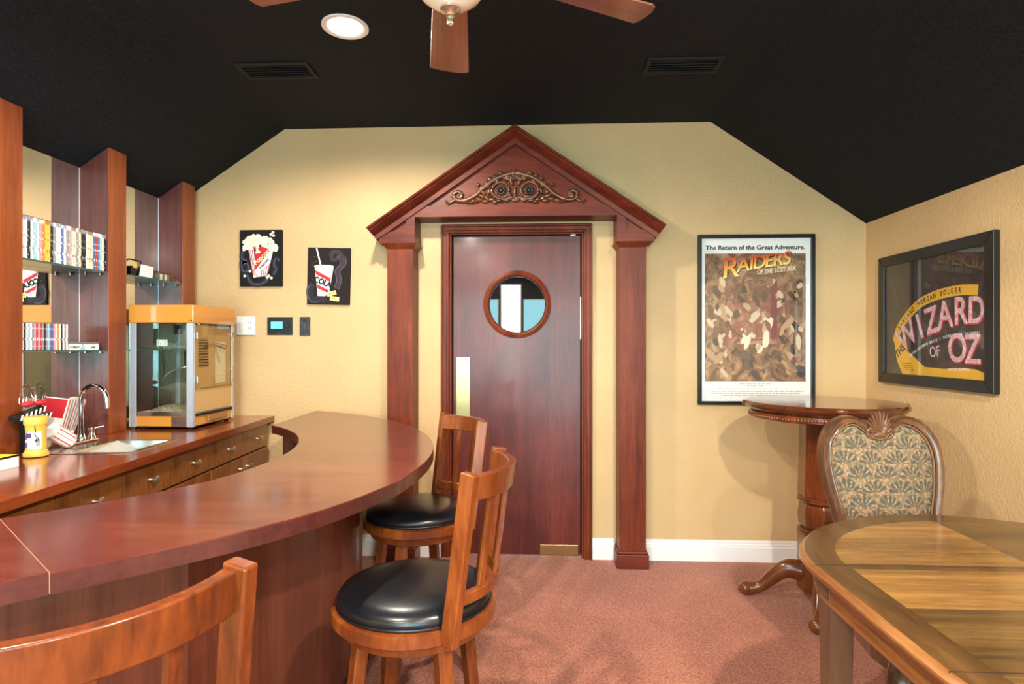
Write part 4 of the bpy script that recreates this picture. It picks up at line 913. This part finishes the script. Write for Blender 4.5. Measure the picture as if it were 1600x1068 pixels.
# ------------------------------------------------------------------ bar stools
def make_stool(label):
    """local frame: seat centre at origin, back toward +x"""
    t = thing('bar_stool', label, 'bar stool', group='swivel bar stools at the bar')
    zr = .597
    MB().lathe([(.0, 0), (.223, 0), (.227, .004), (.227, .033), (.222, .037), (.205, .038), (0, .038)], 56, (0, 0, zr)).build('seat_ring', 'stool', t, smooth=40)
    cu = MB().lathe([(.205, .0), (.213, .008), (.213, .022), (.203, .036), (.17, .047), (.12, .053), (.06, .056), (0, .057)], 56, (0, 0, zr+.037)).build('seat_cushion', 'leather', t, smooth=70)
    MB().tube([(.213*math.cos(2*PI*k/56), .213*math.sin(2*PI*k/56), zr+.043) for k in range(56)], .0035, 6, closed=True).build('piping', 'leather', cu, smooth=60)
    MB().lathe([(0, -.036), (.186, -.036), (.196, -.03), (.198, -.004), (0, -.003)], 56, (0, 0, zr)).build('swivel_base', 'stool', t, smooth=40)
    for k in range(4):
        q = PI/4+k*PI/2; c_, s_ = math.cos(q), math.sin(q)
        MB().beam((.158*c_, .158*s_, zr-.03), (.225*c_, .225*s_, 0), .042, .036, (-s_, c_, 0), .032, .03).build('leg', 'stool', t, bevel=.004)
    fr = MB().tube([(.2*math.cos(2*PI*k/48), .2*math.sin(2*PI*k/48), .2) for k in range(48)], .013, 10, closed=True).build('foot_ring', 'stool', t, smooth=60)
    # back: posts lean outward, rails concentric with the seat
    zb, ztp = .612, 1.03
    hy = .182
    def lean(z): return .055*(z-zb)/(ztp-zb)
    for s in (-1, 1):
        MB().beam((.150, s*hy, zb-.012), (.150+lean(ztp), s*(hy+.008), ztp), .044, .026, (1, s*.5, 0)).build('back_post', 'stool', t, bevel=.004)
    def rail(z0, z1, th, r, name):
        am = math.asin(min(1, (hy-.006)/r)); vs = []; n_ = 18
        for z in (z0, z1):
            off = lean(z)+.012
            for rr in (r, r+th):
                for k in range(n_+1):
                    a_ = -am+2*am*k/n_; vs.append((rr*math.cos(a_)+off-.04, rr*math.sin(a_), z))
        N = n_+1; I = lambda a_, b_, k: (a_*2+b_)*N+k; fs = []
        for k in range(n_):
            fs += [(I(0, 0, k), I(0, 0, k+1), I(1, 0, k+1), I(1, 0, k)), (I(0, 1, k+1), I(0, 1, k), I(1, 1, k), I(1, 1, k+1)), (I(1, 0, k), I(1, 0, k+1), I(1, 1, k+1), I(1, 1, k)), (I(0, 0, k+1), I(0, 0, k), I(0, 1, k), I(0, 1, k+1))]
        for k in (0, n_): fs.append((I(0, 0, k), I(0, 1, k), I(1, 1, k), I(1, 0, k)))
        return MB().add(vs, fs).build(name, 'stool', t, smooth=35, bevel=.003)
    R_ = .235
    rail(.957, 1.022, .024, R_, 'top_rail'); rail(.69, .722, .02, R_, 'lower_rail')
    for s in (-1, 0, 1):
        a_ = s*.42
        p0 = (R_*math.cos(a_)+lean(.715)-.02, R_*math.sin(a_), .712); p1 = (R_*math.cos(a_)+lean(.96)-.02, R_*math.sin(a_), .965)
        MB().beam(p0, p1, .024, .011, (-math.sin(a_), math.cos(a_), 0)).build('slat', 'stool', t, bevel=.002)
    return t
st = make_stool('wooden bar stool in the middle, nearest the camera with its whole black seat showing')
st.location = (-.35, 1.645, 0); st.rotation_euler = (0, 0, math.radians(-7))
dup(st, (-.508, 2.45, 0), math.radians(33), 'farthest wooden bar stool, tucked under the end of the bar by the door')
dup(st, (-.712, .845, 0), math.radians(-45), 'bar stool at the lower left with only its honey wood back in view')

# ------------------------------------------------------------------ round pub table
t = thing('pub_table', 'tall round cherry pub table on an octagonal pedestal with four scroll feet', 'table', (1.471, 3.132, 0))
MB().lathe([(0, 1.012), (.35, 1.012), (.368, 1.014), (.374, 1.02), (.376, 1.026), (.385, 1.028), (.386, 1.036), (.38, 1.045), (.372, 1.050), (0, 1.0505)], 72).build('table_top', 'pubtop', t, smooth=30)
ap = MB().lathe([(.33, .967), (.352, .967), (.358, .972), (.358, .998), (.34, 1.004), (.338, 1.012)], 72).build('apron', 'pub', t, smooth=35)
rp = MB()
for k in range(150):
    q = 2*PI*k/150; rp.ball((.36*math.cos(q), .36*math.sin(q), .983), (.0045, .0055, .011), 5, 4, Matrix.Rotation(q, 3, 'Z') @ Matrix.Rotation(math.radians(50), 3, 'X'))
rp = rp.build('rope_moulding', 'pub', ap, smooth=60); rp['kind'] = 'stuff'
for k in range(4):
    q = math.radians(-103+90*k); MB().ball((.383*math.cos(q), .383*math.sin(q), 1.036), (.012, .03, .014), 12, 8, Matrix.Rotation(q, 3, 'Z')).build('edge_knuckle', 'pub', t, smooth=60)
def octo(prof): return MB().lathe(prof, 8, a0=PI/8)
octo([(.118, .07), (.122, .074), (.122, .36), (.118, .372)]).build('lower_shaft', 'pub', t, bevel=.003)
octo([(.104, .385), (.116, .41), (.12, .46), (.114, .51), (.104, .535)]).build('belly', 'pub', t, bevel=.003)
octo([(.11, .55), (.12, .562), (.115, .75), (.112, .967)]).build('upper_shaft', 'pub', t, bevel=.003)
for z in (.365, .53):
    MB().lathe([(.1, z), (.118, z+.002), (.124, z+.008), (.118, z+.014), (.116, z+.016), (.122, z+.021), (.116, z+.028), (.1, z+.03)], 40).build('collar', 'pub', t, smooth=50)
for k in range(4):
    q = math.radians((165, 241, 345, 61)[k])
    prof = catmull([(.08, 0, .15), (.15, 0, .165), (.2, 0, .145), (.25, 0, .10), (.295, 0, .058), (.335, 0, .04), (.372, 0, .036)], 4)
    rr = [.055, .054, .053, .052, .05, .048, .046, .044, .042, .04, .038, .037, .035, .033, .032, .031, .030, .030, .030, .031, .033, .034, .035, .036, .036][:len(prof)]
    while len(rr) < len(prof): rr.append(.036)
    ft = MB().tube(prof, rr, 14, flat=.8, up=(0, 0, 1)).build('scroll_foot', 'pub', t, smooth=60); ft.rotation_euler = (0, 0, q)
    MB().ball((.375, 0, .036), (.034, .036, .036), 16, 10).build('toe', 'pub', ft, smooth=60)
    MB().lathe([(.016, 0), (.016, .006), (.012, .008), (0, .0085)], 16).build('toe_button', 'pub', ft, smooth=40).matrix_local = Matrix.Translation((.404, 0, .034)) @ Matrix.Rotation(PI/2, 4, 'Y')

# ------------------------------------------------------------------ dining table
TX, TY, HW, LH, EB = 1.30, 1.345, .58, .256, .505      # centre, half width, half leaf, end depth
TZ = .76
def end_curve(ins, n_=28, sgn=1):
    a_, b_ = HW-ins, EB-ins; P = []
    for k in range(n_+1):
        q = PI*k/n_; c_, s_ = math.cos(q), math.sin(q); ex = 2/1.86
        P.append((a_*math.copysign(abs(c_)**ex, c_), sgn*(LH+b_*abs(s_)**ex)))
    return P
def outline(ins): return end_curve(ins)+[(x, y) for x, y in [(-p[0], -p[1]) for p in end_curve(ins)]]
t = thing('dining_table', 'walnut dining table with rounded ends and light inlaid veneer', 'table', (TX, TY, 0))
prof = [(.022, .724), (.012, .727), (.006, .732), (.004, .738), (.0, .742), (0, .748), (.006, .753), (.009, .757), (.016, TZ), ]
rings = [[(x, y, z) for x, y in outline(i_)] for i_, z in prof]; N = len(rings[0]); em = MB()
V = [p for r in rings for p in r]; fs = [(i*N+k, i*N+(k+1) % N, (i+1)*N+(k+1) % N, (i+1)*N+k) for i in range(len(rings)-1) for k in range(N)]
em.add(V, fs+[tuple(range(N-1, -1, -1))]).build('moulded_edge', 'tableedge', t, smooth=35)
MB().xy(outline(.0155), .745, TZ+.0002).build('banded_top', 'table', t)
# veneer fields, light and dark tones paint in the grain-direction sheen (0.4 mm proud)
zv0, zv1 = TZ-.001, TZ+.0006
ins = .095; far = end_curve(ins); mid_ = len(far)//2; jw = .012
def half(P, s, sgn):
    Q = [(x, y) for x, y in P if s*x >= -1e-6]; Q = [(x, y if sgn > 0 else -y) for x, y in Q]
    Q = [(x, (LH+jw if sgn > 0 else -LH-jw) if abs(y) < LH+jw else y) for x, y in Q]
    return Q+[(0, sgn*(LH+jw))]
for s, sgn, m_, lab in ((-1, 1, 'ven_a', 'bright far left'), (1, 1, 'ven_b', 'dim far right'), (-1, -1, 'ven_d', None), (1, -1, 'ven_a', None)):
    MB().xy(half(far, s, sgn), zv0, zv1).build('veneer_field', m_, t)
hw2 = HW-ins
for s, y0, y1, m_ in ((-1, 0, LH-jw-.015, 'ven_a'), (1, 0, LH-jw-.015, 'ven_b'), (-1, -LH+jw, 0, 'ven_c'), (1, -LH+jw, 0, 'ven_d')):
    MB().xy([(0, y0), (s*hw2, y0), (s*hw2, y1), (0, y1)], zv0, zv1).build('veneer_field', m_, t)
for y in (-LH, LH): MB().xy([(-HW+.012, y-.0012), (HW-.012, y-.0012), (HW-.012, y+.0012), (-HW+.012, y+.0012)], TZ-.002, TZ+.0004).build('leaf_joint', 'blackmatte', t)
ap = MB()
def run(P, z0, z1, th):
    for p, q in zip(P, P[1:]+P[:1]):
        dv = Vector((q[0]-p[0], q[1]-p[1])); nv = Vector((-dv.y, dv.x)).normalized()*th
        ap.xy([p, q, (q[0]+nv.x, q[1]+nv.y), (p[0]+nv.x, p[1]+nv.y)], z0, z1)
run(outline(.05), .655, .725, .018); run(outline(.042), .655, .667, .012); ap.build('apron', 'tableedge', t)
for sx in (-1, 1):
    for sy in (-1, 1):
        lg = MB().beam((sx*.497, sy*.29, .735), (sx*.497, sy*.29, 0), .068, .068, (1, 0, 0), .046, .046).build('leg', 'tableleg', t, bevel=.003)
        MB().xy([(sx*.497+a_*.036, sy*.29+b_*.036) for a_, b_ in ((-1, -1), (1, -1), (1, 1), (-1, 1))], .655, .735).build('leg_block', 'tableleg', lg, bevel=.003)

# ------------------------------------------------------------------ upholstered chair
def tapestry():
    m = NT('floral_tapestry'); tc = m.node('ShaderNodeTexCoord'); sp_ = m.node('ShaderNodeSeparateXYZ'); m.link(tc.outputs['Object'], sp_.inputs[0])
    nz = m.node('ShaderNodeTexNoise', i_Scale=60.0, i_Detail=2.0); m.link(tc.outputs['Object'], nz.inputs['Vector'])
    jit = m.math('MULTIPLY', m.math('SUBTRACT', nz.outputs[0], .5), .35)
    px = m.math('DIVIDE', sp_.outputs[0], .098); pz_ = m.math('DIVIDE', sp_.outputs[2], .05)
    row = m.math('FLOOR', pz_); odd = m.math('MODULO', m.math('ABSOLUTE', row), 2.0)
    fx_ = m.math('SUBTRACT', m.math('FRACT', m.math('ADD', px, m.math('MULTIPLY', odd, .5))), .5)
    fz_ = m.math('FRACT', pz_)
    fx2 = m.math('MULTIPLY', m.math('ADD', fx_, m.math('MULTIPLY', jit, .25)), 2.0); fz2 = m.math('ADD', fz_, .06)
    ang_ = m.math('ARCTAN2', fx2, fz2); r_ = m.math('SQRT', m.math('ADD', m.math('MULTIPLY', fx2, fx2), m.math('MULTIPLY', fz2, fz2)))
    blade = m.math('SINE', m.math('ADD', m.math('MULTIPLY', ang_, 13.0), m.math('MULTIPLY', jit, 8.0)))
    leaf = m.math('MULTIPLY', m.math('GREATER_THAN', blade, -.15), m.math('LESS_THAN', m.math('ADD', r_, jit), .95))
    vo = m.node('ShaderNodeTexVoronoi', i_Scale=95.0); m.link(tc.outputs['Object'], vo.inputs['Vector'])
    dots = m.ramp(vo.outputs['Distance'], [(.2, (166, 112, 88)), (.36, (152, 120, 92)), (.5, (74, 66, 56))])
    ground = m.ramp(nz.outputs[0], [(.35, (144, 122, 90)), (.65, (176, 154, 118))])
    mix = m.node('ShaderNodeMix', data_type='RGBA'); mix.inputs[0].default_value = .62; m.link(ground, mix.inputs[6]); m.link(dots, mix.inputs[7])
    mx2 = m.node('ShaderNodeMix', data_type='RGBA'); m.link(m.math('MULTIPLY', leaf, .82), mx2.inputs[0]); m.link(mix.outputs[2], mx2.inputs[6]); mx2.inputs[7].default_value = lin((66, 70, 66))
    m.base(mx2.outputs[2]); m.b.inputs['Roughness'].default_value = .9; m.b.inputs['Specular IOR Level'].default_value = .15
    wv = m.node('ShaderNodeTexNoise', i_Scale=500.0); m.link(tc.outputs['Object'], wv.inputs['Vector']); m.bump(wv.outputs[0], .3, .001); return m.m
M['tapestry'] = tapestry()
t = thing('dining_chair', 'carved walnut dining chair with floral upholstered back behind the table', 'chair', (1.258, 1.985, 0)); t.scale = (.92, 1, 1.012)
half_o = [(0, .50), (.12, .50), (.185, .53), (.188, .62), (.206, .72), (.231, .83), (.238, .92), (.222, .99), (.176, 1.045), (.112, 1.066), (.055, 1.052), (0, 1.045)]
half_i = [(0, .545), (.11, .545), (.148, .565), (.15, .63), (.168, .73), (.192, .83), (.20, .915), (.187, .975), (.15, 1.02), (.098, 1.038), (.052, 1.012), (0, .985)]
def closed(h): return catmull([Vector((x, z, 0)) for x, z in h]+[Vector((-x, z, 0)) for x, z in h[-2:0:-1]], 6, True)
O_, I_ = closed(half_o), closed(half_i)
def by(z): return .17+(z-.5)*.2                        # the back leans away from the table
pr = [(0, .02), (0, -.008), (.1, -.018), (.22, -.014), (.32, -.008), (.6, -.006), (.74, -.016), (.9, -.018), (1, -.006), (1, .02)]
V = []; N = len(O_)
for f_, dy_ in pr:
    for o_, i_ in zip(O_, I_):
        p = o_.lerp(i_, f_); V.append((p.x, by(p.y)+dy_, p.y))
k = len(pr)
MB().add(V, [(i*N+j, i*N+(j+1) % N, ((i+1) % k)*N+(j+1) % N, ((i+1) % k)*N+j) for i in range(k) for j in range(N)]).build('back_frame', 'chair', t, smooth=60)
V = []; cz_ = .78; steps = [1.01, .97, .88, .7, .45, .2]
for r_ in steps:
    for i_ in I_:
        x, z = i_.x*r_, cz_+(i_.y-cz_)*r_; V.append((x, by(z)-.004-.026*(1-r_**3), z))
V.append((0, by(cz_)-.03, cz_)); N = len(I_)
MB().add(V, [(i*N+j, i*N+(j+1) % N, (i+1)*N+(j+1) % N, (i+1)*N+j) for i in range(len(steps)-1) for j in range(N)]+[((len(steps)-1)*N+j, (len(steps)-1)*N+(j+1) % N, len(V)-1) for j in range(N)]).build('back_upholstery', 'tapestry', t, smooth=60)
bd = MB().tube([(i_.x*.985, by(i_.y)-.013, .78+(i_.y-.78)*.985) for i_ in I_], .0035, 6, closed=True).build('gimp_trim', plain('gimp', (126, 92, 62), .7), t, smooth=60)
rear = MB().add([(i_.x*1.01, by(i_.y)+.018, i_.y) for i_ in I_], [tuple(range(N))]).build('outside_back', 'tapestry', t)
cr = MB(); yb = by(1.03)-.018
for kk in range(-6, 7):
    a_ = kk*.2; ln = .046-.0015*kk*kk*.5
    dv = Vector((math.sin(a_), 0, math.cos(a_))); c0 = Vector((0, yb, 1.0))
    cr.ball(c0+dv*ln*.9, (.0065, .011, ln), 8, 8, Matrix.Rotation(a_, 3, 'Y'))
cr.ball((0, yb, 1.0), (.03, .012, .016), 12, 8)
shl = cr.build('crest_shell', 'chair', t, smooth=60)
for s in (-1, 1):
    sc_ = catmull([(s*.012, yb-.002, .985), (s*.04, yb-.004, .99), (s*.052, yb-.004, 1.008), (s*.04, yb-.004, 1.02), (s*.03, yb-.004, 1.008)], 5); MB().tube(sc_, .005, 8).build('crest_scroll', 'chair', shl, smooth=60)
seat = [(-.235, -.235), (.235, -.235), (.25, -.1), (.205, .19), (-.205, .19), (-.25, -.1)]
MB().xy(seat, .365, .425).build('seat_rail', 'chair', t, bevel=.01, seg=3)
MB().xy([(x*.95, y_*.95) for x, y_ in seat], .425, .485).build('seat_cushion', 'tapestry', t, bevel=.025, seg=4)
for s in (-1, 1):
    q = catmull([(s*.2, -.19, .41), (s*.225, -.215, .36), (s*.235, -.228, .29), (s*.222, -.212, .2), (s*.205, -.198, .12), (s*.205, -.2, .06), (s*.222, -.218, .02)], 4)
    rr = [.032, .034, .036, .038, .039, .038, .036, .034, .031, .028, .026, .024, .022, .02, .019, .018, .017, .017, .017, .018, .019, .02, .021, .021, .02]
    MB().tube(q, rr[:len(q)], 12, up=(0, 1, 0)).build('front_leg', 'chair', t, smooth=60)
    MB().beam((s*.175, .16, .42), (s*.17, .235, 0), .042, .04, (1, 0, 0), .032, .03).build('back_leg', 'chair', t, bevel=.005)
    MB().beam((s*.168, .165, .41), (s*.172, by(.56), .56), .042, .036, (1, 0, 0)).build('back_stile', 'chair', t, bevel=.006)
